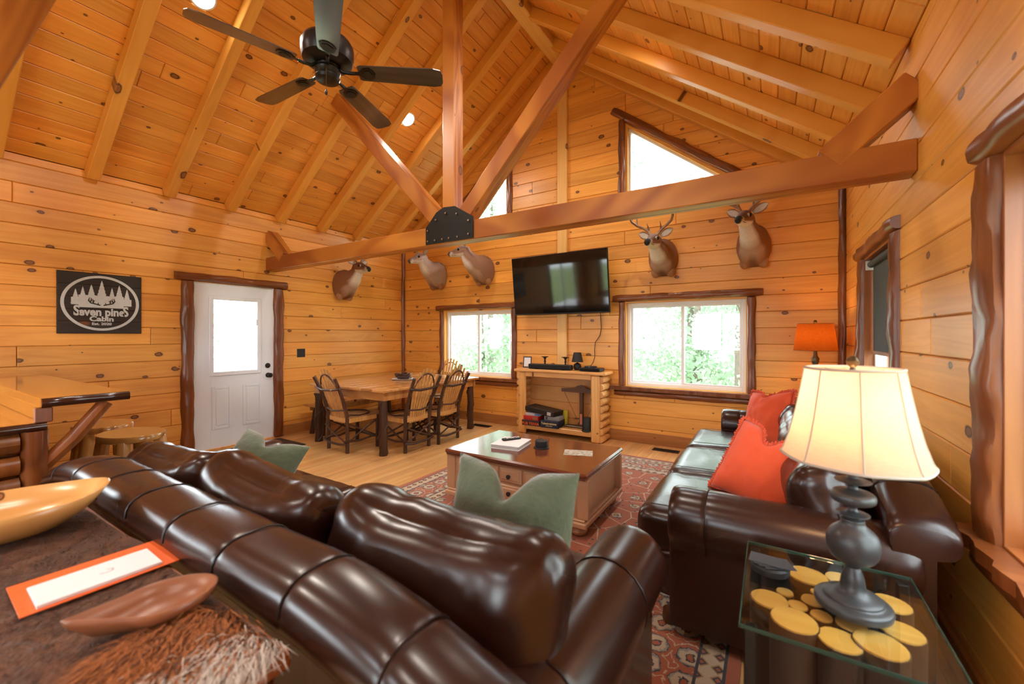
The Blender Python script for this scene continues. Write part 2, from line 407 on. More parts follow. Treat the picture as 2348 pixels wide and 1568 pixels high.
M_coral = cloth('orange_linen', (.66,.065,.012), (.82,.105,.026), 260, .85, .2)
M_fringe = cloth('orange_fringe', (.55,.06,.018), (.72,.10,.03), 120, .9, .2)
def shade(name, a, b, trans=.6):
    t = NT(name); o = t.obj(); x, y, z = t.sep(o); n1 = t.noise(t.comb(t.math('MULTIPLY', x, 60), t.math('MULTIPLY', y, 60), t.math('MULTIPLY', z, 400)), 1, 3); c = t.mix(n1, a, b)
    df = t.n('ShaderNodeBsdfDiffuse'); tl = t.n('ShaderNodeBsdfTranslucent'); mx = t.n('ShaderNodeMixShader'); mx.inputs[0].default_value = trans
    t.l(c, df.inputs[0]); t.l(c, tl.inputs[0]); t.l(df.outputs[0], mx.inputs[1]); t.l(tl.outputs[0], mx.inputs[2]); t.l(mx.outputs[0], t.out.inputs[0]); return t.m
M_shade = shade('linen_shade', (.70,.50,.37), (.86,.66,.52)); M_mica = shade('mica_shade', (.15,.038,.007), (.34,.095,.014), .5)
def vcol(name, rough=.75, nscale=90, var=.25):
    t = NT(name); a = t.n('ShaderNodeAttribute', attribute_name='Col'); f = t.noise(t.obj(), nscale, 3); g = t.math('MULTIPLY_ADD', f, var*2, 1-var)
    t.base(t.mix(1.0, a.outputs['Color'], t.comb(g, g, g), 'MULTIPLY')); t.set(Roughness=rough); t.b.inputs['Sheen Weight'].default_value = .06; t.bump(f, .2, .006); return t.m
M_hide = vcol('deer_coat'); M_antler = plain('antler', (.28,.17,.10), .4, nz=.45, nscale=18)

# ------------------------------------------------------------------ room shell
# back wall openings in (x, z); side walls in their own (s, t)
W1 = rect(-4.71, -3.33, .70, 1.79); W2 = rect(-1.61, -.21, .70, 1.81)
G2 = [(-1.60, 3.0), (-.13, 3.0), (-1.60, 4.1425)]; G1 = [(-4.89, 3.0), (-3.42, 3.0), (-3.42, 4.1425)]
ROW = .182
PB = rect(XL, XR, 0, 1); ridge_z = zceil(RIDGE)
back_out = [(XL, 0), (XR, 0), (XR, ZC), (RIDGE, ridge_z), (XL, ZC)]
wall_back = tag(slab('wall_back', (0, YB+.022, 0), (1,0,0), (0,0,1), [(XL-.2,-.1),(XR+.2,-.1),(XR+.2,ZC-.05),(RIDGE,ridge_z+.1),(XL-.2,ZC-.05)], [W1, W2, G1, G2], 0, -.14, M_out), 'far gable wall of knotty pine boards with the television', 'wall', kind='structure')
boards(wall_back, (0,YB,0), (1,0,0), (0,0,1), back_out, ROW, [W1, W2, G1, G2], M_wall, seed=3, smin=2.6, smax=5.0)
for ch in wall_back.children: pass
DOOR = rect(2.115, 3.045, 0, 2.0); KW = rect(-2.2, -.35, .75, 2.1)  # second opening is unseen, added to bring daylight to the right wall
wall_left = tag(slab('wall_left', (XL-.022, 0, 0), (0,1,0), (0,0,1), rect(YF-.2, YB+.15, -.1, ZC+.05), [DOOR, KW], 0, -.14, M_out), 'long knotty pine wall on the left with the white door', 'wall', kind='structure')
boards(wall_left, (XL,0,0), (0,1,0), (0,0,1), rect(YF, YB, 0, ZC), ROW, [DOOR, KW], M_wall, seed=5, smin=3.4, smax=6.0)
# right wall: s runs along -Y
NW = rect(-2.03, -.75, .66, 1.98); FW = rect(-4.42, -3.40, .72, 2.0)
wall_right = tag(slab('wall_right', (XR+.022, 0, 0), (0,-1,0), (0,0,1), rect(-YB-.15, -YF+.2, -.1, ZC+.05), [NW, FW], 0, -.14, M_out), 'pale knotty pine wall on the right with two log-trimmed windows', 'wall', kind='structure')
boards(wall_right, (XR,0,0), (0,-1,0), (0,0,1), rect(-YB, -YF, 0, ZC), ROW, [NW, FW], M_wall, seed=8, smin=3.2, smax=6.0)
RW = rect(.3, 2.1, .85, 2.1); RW2 = rect(2.9, 5.1, .85, 2.1); RG = [(.85, 3.0), (2.4, 3.0), (2.4, 4.2), (.85, 3.3)]  # unseen openings, added to let daylight in from behind the camera
wall_front = tag(slab('wall_front', (0, YF-.022, 0), (-1,0,0), (0,0,1), [(-XR-.2,-.1),(-XL+.2,-.1),(-XL+.2,ZC-.05),(-RIDGE,ridge_z+.1),(-XR-.2,ZC-.05)], [RW, RW2, RG], 0, -.14, M_out), 'pine gable wall behind the camera', 'wall', kind='structure')
boards(wall_front, (0,YF,0), (-1,0,0), (0,0,1), [(-XR,0),(-XL,0),(-XL,ZC),(-RIDGE,ridge_z),(-XR,ZC)], ROW*1.5, [RW, RW2, RG], M_wall, seed=9, smin=3, smax=6)
# ceiling slopes
LS = (RIDGE - XL)/cos(TH); ct, st = cos(TH), sin(TH)
ceil_l = tag(slab('ceiling_left', (XL - .022*st, 0, ZC + .022*ct), (0,1,0), (ct,0,st), rect(YF-.2, YB+.15, -.25, LS+.02), [], 0, -.1, M_out), 'left slope of the pine board ceiling', 'ceiling', kind='structure')
boards(ceil_l, (XL,0,ZC), (0,1,0), (ct,0,st), rect(YF, YB, 0, LS), .150, [], M_ceil, seed=11, smin=1.2, smax=3.0, jit=.08)
ceil_r = tag(slab('ceiling_right', (XR + .022*st, 0, ZC + .022*ct), (0,-1,0), (-ct,0,st), rect(-YB-.15, -YF+.2, -.25, LS+.02), [], 0, -.1, M_out), 'right slope of the pine board ceiling', 'ceiling', kind='structure')
boards(ceil_r, (XR,0,ZC), (0,-1,0), (-ct,0,st), rect(-YB, -YF, 0, LS), .150, [], M_ceil, seed=13, smin=1.6, smax=3.6, jit=.08)
# floor: strips run along Y
floor = tag(slab('floor', (0,0,-.018), (0,1,0), (-1,0,0), rect(YF-.15, YB+.15, -XR-.15, -XL+.15), [], 0, -.1, M_out), 'honey oak strip floor', 'floor', kind='structure')
boards(floor, (0,0,0), (0,1,0), (-1,0,0), rect(1.4, YB, -XR, -XL), .0571, [], M_floor, name='floorboard', th=.018, c=.0012, gap=.0002, smin=1.5, smax=3.0, seed=17)
_mb = MB(); x = XL                                   # the strips behind the sofas, out of sight
while x < XR - .001:
    _mb.box(x+.0002, min(x+.083, XR)-.0002, YF, 1.4, -.018, 0); x += .083
_mb.build('floorboard_field', M_floor, floor, kind='stuff')
# skirting
def baseboard(name, p0, p1, label, up):
    o = beam(name, p0, p1, .14, .022, M_base, up=up, b=.004); return tag(o, label, 'baseboard', kind='structure')
baseboard('baseboard_back', (XL, YB-.011, .07), (XR, YB-.011, .07), 'dark pine baseboard along the far wall', (0,-1,0))
baseboard('baseboard_left', (XL+.011, 3.15, .07), (XL+.011, YB-.03, .07), 'dark pine baseboard right of the white door', (1,0,0))
tag(beam('baseboard_left', (XL+.011, YF, .07), (XL+.011, 2.0, .07), .14, .022, M_base, up=(1,0,0), b=.004), 'dark pine baseboard left of the white door', 'baseboard', kind='structure')
baseboard('baseboard_right', (XR-.011, YB-.03, .07), (XR-.011, YF, .07), 'dark pine baseboard along the right wall', (-1,0,0))
# far wall's centre post and dark corner logs
tag(beam('trim_1', (-2.488, YB-.02, 0.0), (-2.488, YB-.02, ridge_z-.18), .15, .04, M_post, up=(0,-1,0)), 'pale vertical pine batten at the middle of the far wall', 'trim', kind='structure')
tag(log_trim('trim_2', (XL+.02, YB-.02, .0), (XL+.02, YB-.02, ZC), .06, .035, M_dark, None, (1,-1,0), 2), 'dark peeled log in the far left corner', 'trim', kind='structure')
tag(log_trim('trim_3', (XR-.02, YB-.02, .0), (XR-.02, YB-.02, ZC), .075, .04, M_dark, None, (-1,-1,0), 5), 'dark peeled log in the far right corner', 'trim', kind='structure')

# rafters: undersides at ZR at the walls
RY = [1.273 + .6097*k for k in range(-6, 7)] + [YB-.055]
NAMES = {9: 'third', 10: 'second', 11: 'first'}
def rafter(y, side, i):
    vd = (ZC - ZR); pd = vd*cos(TH)
    if side < 0: p0, p1 = (XL, y, ZC), (RIDGE-.09, y, zceil(RIDGE-.09))
    else: p0, p1 = (XR, y, ZC), (RIDGE+.09, y, zceil(RIDGE+.09))
    n = Vector((st if side < 0 else -st, 0, -ct))
    o = beam('rafter', p0, p1, .098, pd, M_raft, up=tuple(n), ztop=pd)
    k = 14 - i; od = ['against', '1st', '2nd', '3rd', '4th', '5th', '6th', '7th', '8th', '9th', '10th', '11th', '12th', '13th'][k-1]
    tag(o, ('pine rafter on the %s ceiling slope, ' % ('left' if side < 0 else 'right')) + ('flush against the far gable wall' if k == 1 else '%s out from the far gable wall' % od), 'rafter', 'rafters of the %s slope' % ('left' if side < 0 else 'right'))
for i, y in enumerate(RY):
    if i == 12 and YB-.055 - y < .3: pass
    rafter(y, -1, i); rafter(y, 1, i)
tag(beam('ridge_beam', (-2.49, YF, 5.15+.16), (-2.49, YB, 5.15+.16), .178, .32, M_post, b=.008), 'greyish ridge beam where the two ceiling slopes meet', 'beam')

# roof truss
YT = 2.936; YTc = YT + .07
tr = empty('roof_truss', (RIDGE, YTc, 2.226), label='dark stained timber roof truss with black gusset plate across the room', cat='truss')
def tpart(name, a, b, w=.14, h=.14, m=M_truss, **k):
    o = beam(name, (a[0]-RIDGE, 0, a[1]-2.226), (b[0]-RIDGE, 0, b[1]-2.226), w, h, m, tr, **k); return o
tpart('tie_beam', (XL, 2.312), (XR, 2.312), h=.172)
tpart('king_post', (RIDGE-.015, 2.45), (RIDGE-.015, 5.16), w=.14, h=.136, up=(1,0,0))
for sg in (-1, 1):
    tpart('brace', (RIDGE+sg*.12, 2.42), (RIDGE+sg*1.74, 4.10), h=.145)
    xw = XL if sg < 0 else XR
    tpart('knee_brace', (xw, 2.70), (xw - sg*.37, 2.37), h=.15)
gp = MB().prism([(-.283,.0),(.283,.0),(.283,.19),(.075,.315),(-.06,.325),(-.15,.29),(-.283,.16)], 0, .008, Matrix.Rotation(radians(90), 4, 'X')).build('gusset_plate', M_plate, tr, loc=(0.0, -.0715, .008))
for bx, bz in ((-.25,.03),(-.16,.03),(-.07,.03),(.01,.03),(.11,.03),(.235,.04),(.235,.16),(.10,.24),(-.03,.265),(-.15,.22),(-.25,.13)):
    MB().prism([(.009*cos(a), .009*sin(a)) for a in [pi/3*k for k in range(6)]], 0, .012, Matrix.Rotation(radians(90), 4, 'X')).build('bolt', M_steel, gp, loc=(bx, -.008, bz))
tr2 = copy_tree(tr); tr2.location = (RIDGE, .215, 2.226); tr2['label'] = 'second roof truss close to the camera, only its tie beam cutting the upper left corner'
tr['group'] = tr2['group'] = 'roof trusses'

# recessed lights in both slopes; the ones outside the view are added for light
M_can = emit('recessed_lamp_glow', (1, .93, .85), 40)
CANS = [(-4.04, 3.90, -1), (-4.04, 1.58, -1), (-4.04, -.75, -1), (-.98, 3.90, 1), (-.98, 1.58, 1), (-.98, -.75, 1)]
CAN_W = 95
CANL = ['recessed ceiling light glowing beside the king post', 'recessed ceiling light above the left fan blade, cut by the top edge', 'added recessed ceiling light on the left slope behind the camera, out of view', 'recessed ceiling light on the right slope toward the far wall', 'added recessed ceiling light on the right slope above the armrest, out of view', 'added recessed ceiling light on the right slope behind the camera, out of view']
for i, (x, y, sg) in enumerate(CANS):
    nrm = Vector((st if sg < 0 else -st, 0, -ct)); o = empty('recessed_light', (x, y, zceil(x)), label=CANL[i], cat='light', group='recessed ceiling lights')
    o.rotation_euler = (0, (TH if sg > 0 else -TH) + pi, 0)     # local +Z looks into the room
    MB().lathe([(.098,0),(.10,.004),(.086,.008),(.08,.003)], 28, cap=False).build('trim_ring', M_white, o, True)
    MB().lathe([(.084,.002),(.07,.004),(.001,.004)], 24, cap=False).build('lens', M_can, o)
    ld = bpy.data.lights.new('recessed_lamp', 'SPOT'); ld.energy = CAN_W; ld.spot_size = radians(140); ld.spot_blend = .8; ld.shadow_soft_size = .05; ld.color = (1, .90, .78)
    lo = bpy.data.objects.new('recessed_lamp', ld); COL.objects.link(lo); lo.parent = o; lo.location = (0,0,.02); lo.rotation_euler = (pi, 0, 0)

# ------------------------------------------------------------------ windows and door
def window(name, org, s, t, x0, x1, z0, z1, label, seed, slider=True, header=(0.16, .15), hh=.09, sw=.085, sillz=.11, over=.03, casing=True):
    """slider window in an opening of a wall: s along, t up, room side is s x t"""
    s, t = Vector(s), Vector(t); n = s.cross(t); w = empty(name, (0,0,0), label=label, cat='window', kind='structure')
    F = frame(org, s, t, n)
    def P(a, b, c=0): return Vector(org) + s*a + t*b + n*c
    # pine jamb lining the opening
    for a0, a1, b0, b1 in ((x0, x0+.02, z0, z1), (x1-.02, x1, z0, z1), (x0+.02, x1-.02, z1-.02, z1), (x0+.02, x1-.02, z0, z0+.02)):
        jm = M_raft if casing != 'dark' else M_jamb
        if b1-b0 > a1-a0: MB().bbox(0, b1-b0, -.15, .0, -(a1-a0)/2, (a1-a0)/2, .002).build('jamb', jm, w, mtx=frame(P((a0+a1)/2, b0), t, n, s))
        else: MB().bbox(a0, a1, b0, b1, -.15, .0, .002).build('jamb', jm, w, mtx=F)
    a0, a1, b0, b1 = x0+.02, x1-.02, z0+.02, z1-.02; mid = (a0+a1)/2
    fr = MB()
    for q in ((a0, a0+.04, b0, b1), (a1-.04, a1, b0, b1), (a0+.04, a1-.04, b0, b0+.04), (a0+.04, a1-.04, b1-.04, b1)): fr.bbox(*q, -.13, -.065, .003)
    fr.build('frame', M_white, w, mtx=F)
    if slider:
        for k, (c0, c1, dz) in enumerate(((a0+.03, mid+.02, -.112), (mid-.02, a1-.03, -.088))):
            sa = MB()
            for q in ((c0, c0+.035, b0+.03, b1-.03), (c1-.035, c1, b0+.03, b1-.03), (c0+.035, c1-.035, b0+.03, b0+.065), (c0+.035, c1-.035, b1-.065, b1-.03)): sa.bbox(*q, dz-.01, dz+.012, .003)
            so = sa.build('sash', M_white, w, mtx=F)
            MB().box(c0+.03, c1-.03, b0+.06, b1-.06, dz-.002, dz+.002).build('pane', M_glass, so)
    else: MB().box(a0+.03, a1-.03, b0+.03, b1-.03, -.105, -.101).build('pane', M_glass, w, mtx=F)
    if casing:
        log_trim('header', P(x0-header[0], z1+hh/2), P(x1+header[1], z1+hh/2), hh, .05, M_dark, w, n, seed)
        log_trim('side_casing', P(x0-sw/2+.01, z0-.02), P(x0-sw/2+.01, z1), sw, .04, M_dark, w, n, seed+1)
        log_trim('side_casing', P(x1+sw/2-.01, z0-.02), P(x1+sw/2-.01, z1), sw, .04, M_dark, w, n, seed+2)
        log_trim('apron', P(x0-header[0]+.02, z0-.075), P(x1+header[1]-.02, z0-.075), .075, .045, M_dark, w, n, seed+3)
        # live-edge stool board
        L = x1-x0+.34; k = 36; top = []; 
        for i in range(k+1):
            a = x0-.17 + L*i/k; top.append((a, .07 + .008*sin(i*1.9+seed) + .006*noise.noise(Vector((i*.7, seed, 0)))))
        pl = [(x0-.17, .001)] + [] ; mb = MB(); v = []; f = []
        for i, (a, d) in enumerate(top): v += [P(a, z0+.012, -.0), P(a, z0+.012, d), P(a, z0-.035, d), P(a, z0-.035, -.0)]
        for i in range(k):
            for j in range(4): f.append((i*4+j, i*4+(j+1)%4, i*4+4+(j+1)%4, i*4+4+j))
        f += [(3,2,1,0), (k*4, k*4+1, k*4+2, k*4+3)]
        mb.add(v, f).build('stool', M_dark, w)
    return w
window('window_1', (0,YB,0), (1,0,0), (0,0,1), -4.71, -3.33, .70, 1.79, 'slider window behind the dining table', 11)
window('window_2', (0,YB,0), (1,0,0), (0,0,1), -1.61, -.21, .70, 1.81, 'slider window right of the television cabinet', 21)
def gable(name, poly, vx, sg, label, seed):
    w = empty(name, (0,0,0), label=label, cat='window', kind='structure'); F = frame((0,YB,0), (1,0,0), (0,0,1), (0,-1,0)); i1 = inset(poly, .03); i2 = inset(poly, .055)
    for (A, B, m, nm, d0, d1) in ((poly, i1, M_raft, 'jamb', -.15, -.005), (i1, i2, M_white, 'frame', -.12, -.06)):
        mb = MB(); n = len(poly)
        for i in range(n):
            j = (i+1) % n; mb.prism([A[i], A[j], B[j], B[i]], d0, d1)
        mb.build(nm, m, w, mtx=F)
    MB().prism(i2, -.10, -.097).build('pane', M_glass, w, mtx=F)
    xo, zt, zb = vx, 4.1425, 3.0; xe = vx + sg*1.47
    log_trim('side_casing', (xo-sg*.045, YB, zb-.05), (xo-sg*.045, YB, zt+.05), .085, .04, M_dark, w, (0,-1,0), seed)
    log_trim('sloping_casing', (xo-sg*.17, YB, zt+SLOPE*.17+.07), (xe+sg*.1, YB, zb-SLOPE*.1+.07), .10, .05, M_dark, w, (0,-1,0), seed+1)
    log_trim('sill', (xo-sg*.15, YB, zb-.05), (xe+sg*.1, YB, zb-.05), .1, .05, M_dark, w, (0,-1,0), seed+2)
gable('window_3', G1, -3.42, -1, 'triangular gable window seen behind the king post', 31)
gable('window_4', G2, -1.60, 1, 'large triangular gable window above the deer heads', 41)
wn = window('window_5', (XR,0,0), (0,-1,0), (0,0,1), -4.42, -3.40, .72, 2.0, 'narrow looking window with grey roller blind on the right wall', 51, slider=False, header=(.20,.12), hh=.09, sw=.12, casing='dark')
bl = MB().tube([(XR+.045, 3.43, 1.945), (XR+.045, 4.39, 1.945)], .026, 12).build('blind_roller', M_blind, wn)
MB().box(XR+.055, XR+.058, 3.45, 4.37, 1.25, 1.945).build('blind_cloth', M_blind, wn)
MB().bbox(XR+.05, XR+.063, 3.45, 4.37, 1.22, 1.25, .003).build('blind_rail', M_silver, wn)
for y in (3.425, 4.395): MB().bbox(XR+.01, XR+.075, y-.004, y+.004, 1.90, 1.978, .002).build('blind_bracket', M_white, wn)
window('window_6', (XR,0,0), (0,-1,0), (0,0,1), -2.03, -.75, .66, 1.98, 'wide trimmed window at the right edge of the picture', 61, slider=True, header=(.13,.13), hh=.10, sw=.15, casing='dark')
window('window_7', (0,YF,0), (-1,0,0), (0,0,1), .3, 2.1, .85, 2.1, 'added unseen window in the wall behind the camera, right', 71)  # this one and the next are added out of view for daylight
window('window_8', (0,YF,0), (-1,0,0), (0,0,1), 2.9, 5.1, .85, 2.1, 'added unseen window in the wall behind the camera, left', 81)
window('window_9', (XL,0,0), (0,1,0), (0,0,1), -2.2, -.35, .75, 2.1, 'added unseen window in the left wall behind the bar', 95)  # added out of view, throws daylight across the room
# door
d1 = empty('door_1', (XL, 2.58, 0), label='white half-glass entry door with log trim', cat='door', kind='structure')
def dl(y0, y1, z0, z1, x0, x1, nm, m, b=.004, par=None): return MB().bbox(x0, x1, y0-2.58, y1-2.58, z0, z1, b).build(nm, m, par or d1)
leaf = MB()
gy0, gy1, gz0, gz1 = 2.30, 2.855, .90, 1.83
for q in ((2.132, gy0, .012, 1.985), (gy1, 3.028, .012, 1.985), (gy0, gy1, .012, gz0), (gy0, gy1, gz1, 1.985)): leaf.bbox(-.045, -.002, q[0]-2.58, q[1]-2.58, q[2], q[3], .001)
leaf.build('door_leaf', M_door, d1)
gf = MB()
for q in ((gy0-.02, gy0+.03, gz0-.02, gz1+.02), (gy1-.03, gy1+.02, gz0-.02, gz1+.02), (gy0+.03, gy1-.03, gz0-.02, gz0+.03), (gy0+.03, gy1-.03, gz1-.03, gz1+.02)): gf.bbox(-.004, .014, q[0]-2.58, q[1]-2.58, q[2], q[3], .006)
gfo = gf.build('glass_frame', M_door, d1)
for xx in (-.012, -.034): MB().box(xx-.002, xx+.002, gy0-2.56, gy1-2.60, gz0+.02, gz1-.02).build('pane', M_glass, gfo)
bs = MB(); z = gz0+.04
while z < gz1-.04: bs.box(-.030, -.018, gy0+.03-2.58, gy1-.06-2.58, z, z+.0012, Matrix.Translation((0,0,0))); z += .019
bs.build('blind_slats', M_white, gfo, kind='stuff')
MB().bbox(.012, .02, gy1-.045-2.58, gy1-.025-2.58, 1.50, 1.58, .002).build('blind_slider', M_door, gfo)
for y0, y1 in ((2.31, 2.525), (2.655, 2.885)):
    pm = MB()
    for q in ((y0, y0+.03, .235, .75), (y1-.03, y1, .235, .75), (y0+.03, y1-.03, .235, .265), (y0+.03, y1-.03, .72, .75)): pm.bbox(-.003, .006, q[0]-2.58, q[1]-2.58, q[2], q[3], .005)
    pm.bbox(-.003, .005, y0+.045-2.58, y1-.045-2.58, .28, .705, .006).build('raised_panel', M_door, d1)
Rx = Matrix.Rotation(radians(90), 4, 'Y')
kb = MB().lathe([(.033,0),(.033,.006),(.014,.012),(.013,.035),(.028,.045),(.031,.06),(.02,.072),(.002,.075)], 20).build('door_knob', M_black, d1, True, mtx=Matrix.Translation((-.002, 2.968-2.58, .845)) @ Rx)
db = MB().lathe([(.033,0),(.033,.01),(.027,.016),(.002,.018)], 20).build('deadbolt', M_black, d1, True, mtx=Matrix.Translation((-.002, 2.962-2.58, .972)) @ Rx)
MB().bbox(-.004, .004, -.012, .012, .016, .03, .002).build('thumb_turn', M_black, db)
MB().bbox(-.09, .02, 2.115-2.58, 3.045-2.58, 0, .014, .004).build('threshold', M_cab, d1)
for y in (2.115, 3.029): MB().bbox(-.14, 0, y-2.58, y+.016-2.58, .0, 2.0, .002).build('jamb', M_white, d1)
MB().bbox(-.14, 0, 2.131-2.58, 3.029-2.58, 1.986, 2.0, .002).build('jamb', M_white, d1)
log_trim('side_casing', (0, 2.065-2.58, 0), (0, 2.065-2.58, 2.005), .125, .055, M_dark, d1, (1,0,0), 91)
log_trim('side_casing', (0, 3.10-2.58, 0), (0, 3.10-2.58, 2.005), .125, .055, M_dark, d1, (1,0,0), 92)
log_trim('header', (0, 1.94-2.58, 2.052), (0, 3.215-2.58, 2.052), .10, .07, M_dark, d1, (1,0,0), 93)

# ------------------------------------------------------------------ soft furniture
import bmesh
M_seam = plain('leather_welt', (.010,.004,.003), .35)
def puff(hx, hy, hz, r, cuts=11, crown=(.1,.1,.1), wr=.006, wf=5.0, seed=0, sag=0, stretch=(1,1,1), pinch=0):
    """upholstered block: rounded box with crowned faces and leather wrinkles"""
    bm = bmesh.new(); bmesh.ops.create_cube(bm, size=2); bmesh.ops.subdivide_edges(bm, edges=bm.edges[:], cuts=cuts, use_grid_fill=True)
    H = Vector((hx,hy,hz)); mb = MB()
    for v in bm.verts:
        u = v.co.copy()
        for a in range(3): u[a] = math.copysign(abs(u[a])**.8, u[a])
        p = Vector((u.x*hx, u.y*hy, u.z*hz)); rr = [min(r, h*.98) for h in H]
        inn = Vector([max(-(H[a]-rr[a]), min(H[a]-rr[a], p[a])) for a in range(3)]); d = p - inn
        q = Vector([d[a]/rr[a] for a in range(3)])
        if q.length > 1e-6:
            q.normalize(); p = inn + Vector([q[a]*rr[a] for a in range(3)])
        for a in range(3):
            o1, o2 = (a+1) % 3, (a+2) % 3; p[a] *= 1 + crown[a]*(1-u[o1]**2)*(1-u[o2]**2)
        if pinch: 
            k = abs(u.x)**3 * max(0, u.z); p.z -= pinch*k*(1-.6*abs(u.x)**6)
        if sag: p.z -= sag*(1-u.x**2)*max(0, u.z)
        if wr:
            w = noise.fractal(Vector((p.x*wf*stretch[0]+seed*5.3, p.y*wf*stretch[1], p.z*wf*stretch[2])), .8, 2.0, 3)
            w2 = abs(noise.noise(Vector((p.x*wf*2.1+seed, (p.y+p.z*.7)*wf*.8, p.z*wf*.5+4))))
            p += (q if q.length > 1e-6 else Vector((0,0,1)))*(w*wr*1.3 - (0.12-min(w2, .12))*wr*1.5)
        v.co = p
    bm.verts.ensure_lookup_table(); bm.verts.index_update()
    mb.v = [tuple(v.co) for v in bm.verts]; mb.f = [tuple(v.index for v in f.verts) for f in bm.faces]; bm.free(); return mb
def sweep(prof, stations, axis):
    """profile points (a, z) carried along an axis; a station is (pos, scale, dz, da)"""
    ca = sum(p[0] for p in prof)/len(prof); cz = max(p[1] for p in prof)*.75; rings = []
    for pos, sc, dz, da in stations:
        q = []
        for a, z in prof:
            A = ca + (a-ca)*sc + da; Z = (cz + (z-cz)*sc if z > .12 else z) + dz*(max(0, z-.2)/.6)
            q.append(Vector((pos, A, Z)) if axis == 'x' else Vector((A, pos, Z)))
        rings.append(q)
    return MB().loft(rings)
def seam_st(a, b, seams, hump=None, endr=.03, step=.06, depth=.975):
    xs = set(); n = max(2, int((b-a)/step))
    for i in range(n+1): xs.add(round(a + (b-a)*i/n, 4))
    for s_ in seams:
        for e in (-.018, -.007, 0, .007, .018): xs.add(round(s_+e, 4))
    for e in (.004, .012, .025, .045): xs.add(round(a+e, 4)); xs.add(round(b-e, 4))
    out = []
    for x in sorted(xs):
        sc = 1.0
        for s_ in seams:
            e = abs(x-s_)
            if e < .02: sc = min(sc, depth + (1-depth)*(e/.02)**.6)
        ed = min(x-a, b-x)
        if ed < endr: sc *= .90 + .10*sqrt(max(0, 1-(1-ed/endr)**2))
        out.append((x, sc, hump(x) if hump else 0, 0))
    return out
def arc(cx, cz, r, a0, a1, n): return [(cx + r*cos(radians(a0+(a1-a0)*i/n)), cz + r*sin(radians(a0+(a1-a0)*i/n))) for i in range(n+1)]
def sofa(loc, rz, label, seed, bc, armf=1.07):
    S_ = empty('leather_sofa', loc, rz, label, 'sofa', 'brown leather sofas')
    # rolled back (profile in depth y, height z; runs along x)
    prof = [(.065,.06),(.065,.70)] + [(.100 + .100*math.copysign(abs(cos(radians(q)))**.75, cos(radians(q))), .765 + .072*math.copysign(abs(sin(radians(q)))**.8, sin(radians(q)))) for q in [225-15*k for k in range(18)]] + [(.20,.60),(.27,.30),(.27,.06)]
    prof = prof[::-1]
    b = sweep(prof, seam_st(-1.29, 1.29, [-1.05,-.75,-.45,-.15,.15,.45,.75,1.05], lambda x: -.11*max(0, (abs(x)-.75)/.54)**1.8, .05, .05, .988), 'x')
    b.v = [tuple(Vector(v) + Vector((0, .003*noise.noise(Vector((v[0]*6, v[1]*9, v[2]*9+seed))), .004*noise.noise(Vector((v[0]*5, v[1]*7+3, seed)))))) for v in b.v]
    rb = b.build('rolled_back', M_leather, S_, True)
    for x in (-1.05,-.75,-.45,-.15,.15,.45,.75,1.05):
        dz = -.11*max(0, (abs(x)-.75)/.54)**1.8; MB().tube([(x, p[0], p[1]+.0005 + dz*(max(0, p[1]-.2)/.6)) for p in prof[3:-5]], .0026, 5).build('seam', M_seam, rb, True)
    for sg in (-1, 1):
        pr = [(1.085*sg,.06),(1.085*sg,.46)] + [(1.185*sg + sg*(p[0]), p[1]) for p in arc(0,.535,.128,205,-50,16)] + [(1.262*sg,.40),(1.262*sg,.06)]
        if sg > 0: pr = pr
        else: pr = pr[::-1]
        sweep(pr, seam_st(.10, armf, [.32,.78], lambda y: 0, .05, .06, .988), 'y').build('rolled_arm', M_leather, S_, True)
        for y in (.32,.78): MB().tube([(p[0], y, p[1]) for p in pr[1:-1]], .0026, 5).build('arm_seam', M_seam, S_, True)
        MB().lathe([(.028,0),(.034,.02),(.03,.06)], 12, (1.15*sg, .95, 0)).build('foot', M_walnut, S_, True)
        MB().lathe([(.028,0),(.034,.02),(.03,.06)], 12, (1.15*sg, .12, 0)).build('foot', M_walnut, S_, True)
    puff(1.09, .37, .125, .04, 6, (0,.02,0), .004, 4, seed).build('base', M_leather, S_, 2, loc=(0, .66, .185))
    for i in range(3):
        c = puff(.362, .43, .105, .06, 15, (.0,.03,.16), .005, 4.5, seed+i, stretch=(1,2.4,1)).build('seat_cushion', M_leather, S_, 2, loc=(-.725+.725*i, .70, .375))
        for e in (-.29, .29):
            MB().tube([(e, y, .112+.012*(1-(y/.43)**2)) for y in (-.3,-.15,0,.15,.3,.37)], .0022, 5).build('stitching', M_leather, c)
    for i, (dx, dy, dz, ry, rx, sz, pn) in enumerate(bc):
        c = puff(.392, .108, .215*sz, .10, 24, (.0,.34,.10), .0085, 4.6, seed+10+i, sag=.022, stretch=(1.8,1,.8), pinch=-pn*.45)
        c.build('back_cushion', M_leather, S_, 2, loc=(-.80+.80*i+dx, .345+dy, .655+dz), rot=(radians(-13+rx), radians(ry), 0))
    return S_
sofa((-1.62, .475, .012), 0, 'dark brown leather sofa in the foreground, seen from behind, with green pillows', 1, [(.03,-.02,-.03,-4,-2,.96,.03),(.0,.0,-.01,3,0,1.0,.06),(.03,.03,.0,0,-3,1.04,.05)])
sofa((.545, 3.22, .012), radians(90), 'dark brown leather sofa along the right wall with orange pillows', 5, [(.0,.0,-.03,0,0,.95,.06),(.0,.0,-.02,0,0,.97,.05),(.0,.0,-.03,0,0,.97,.05)], .93)

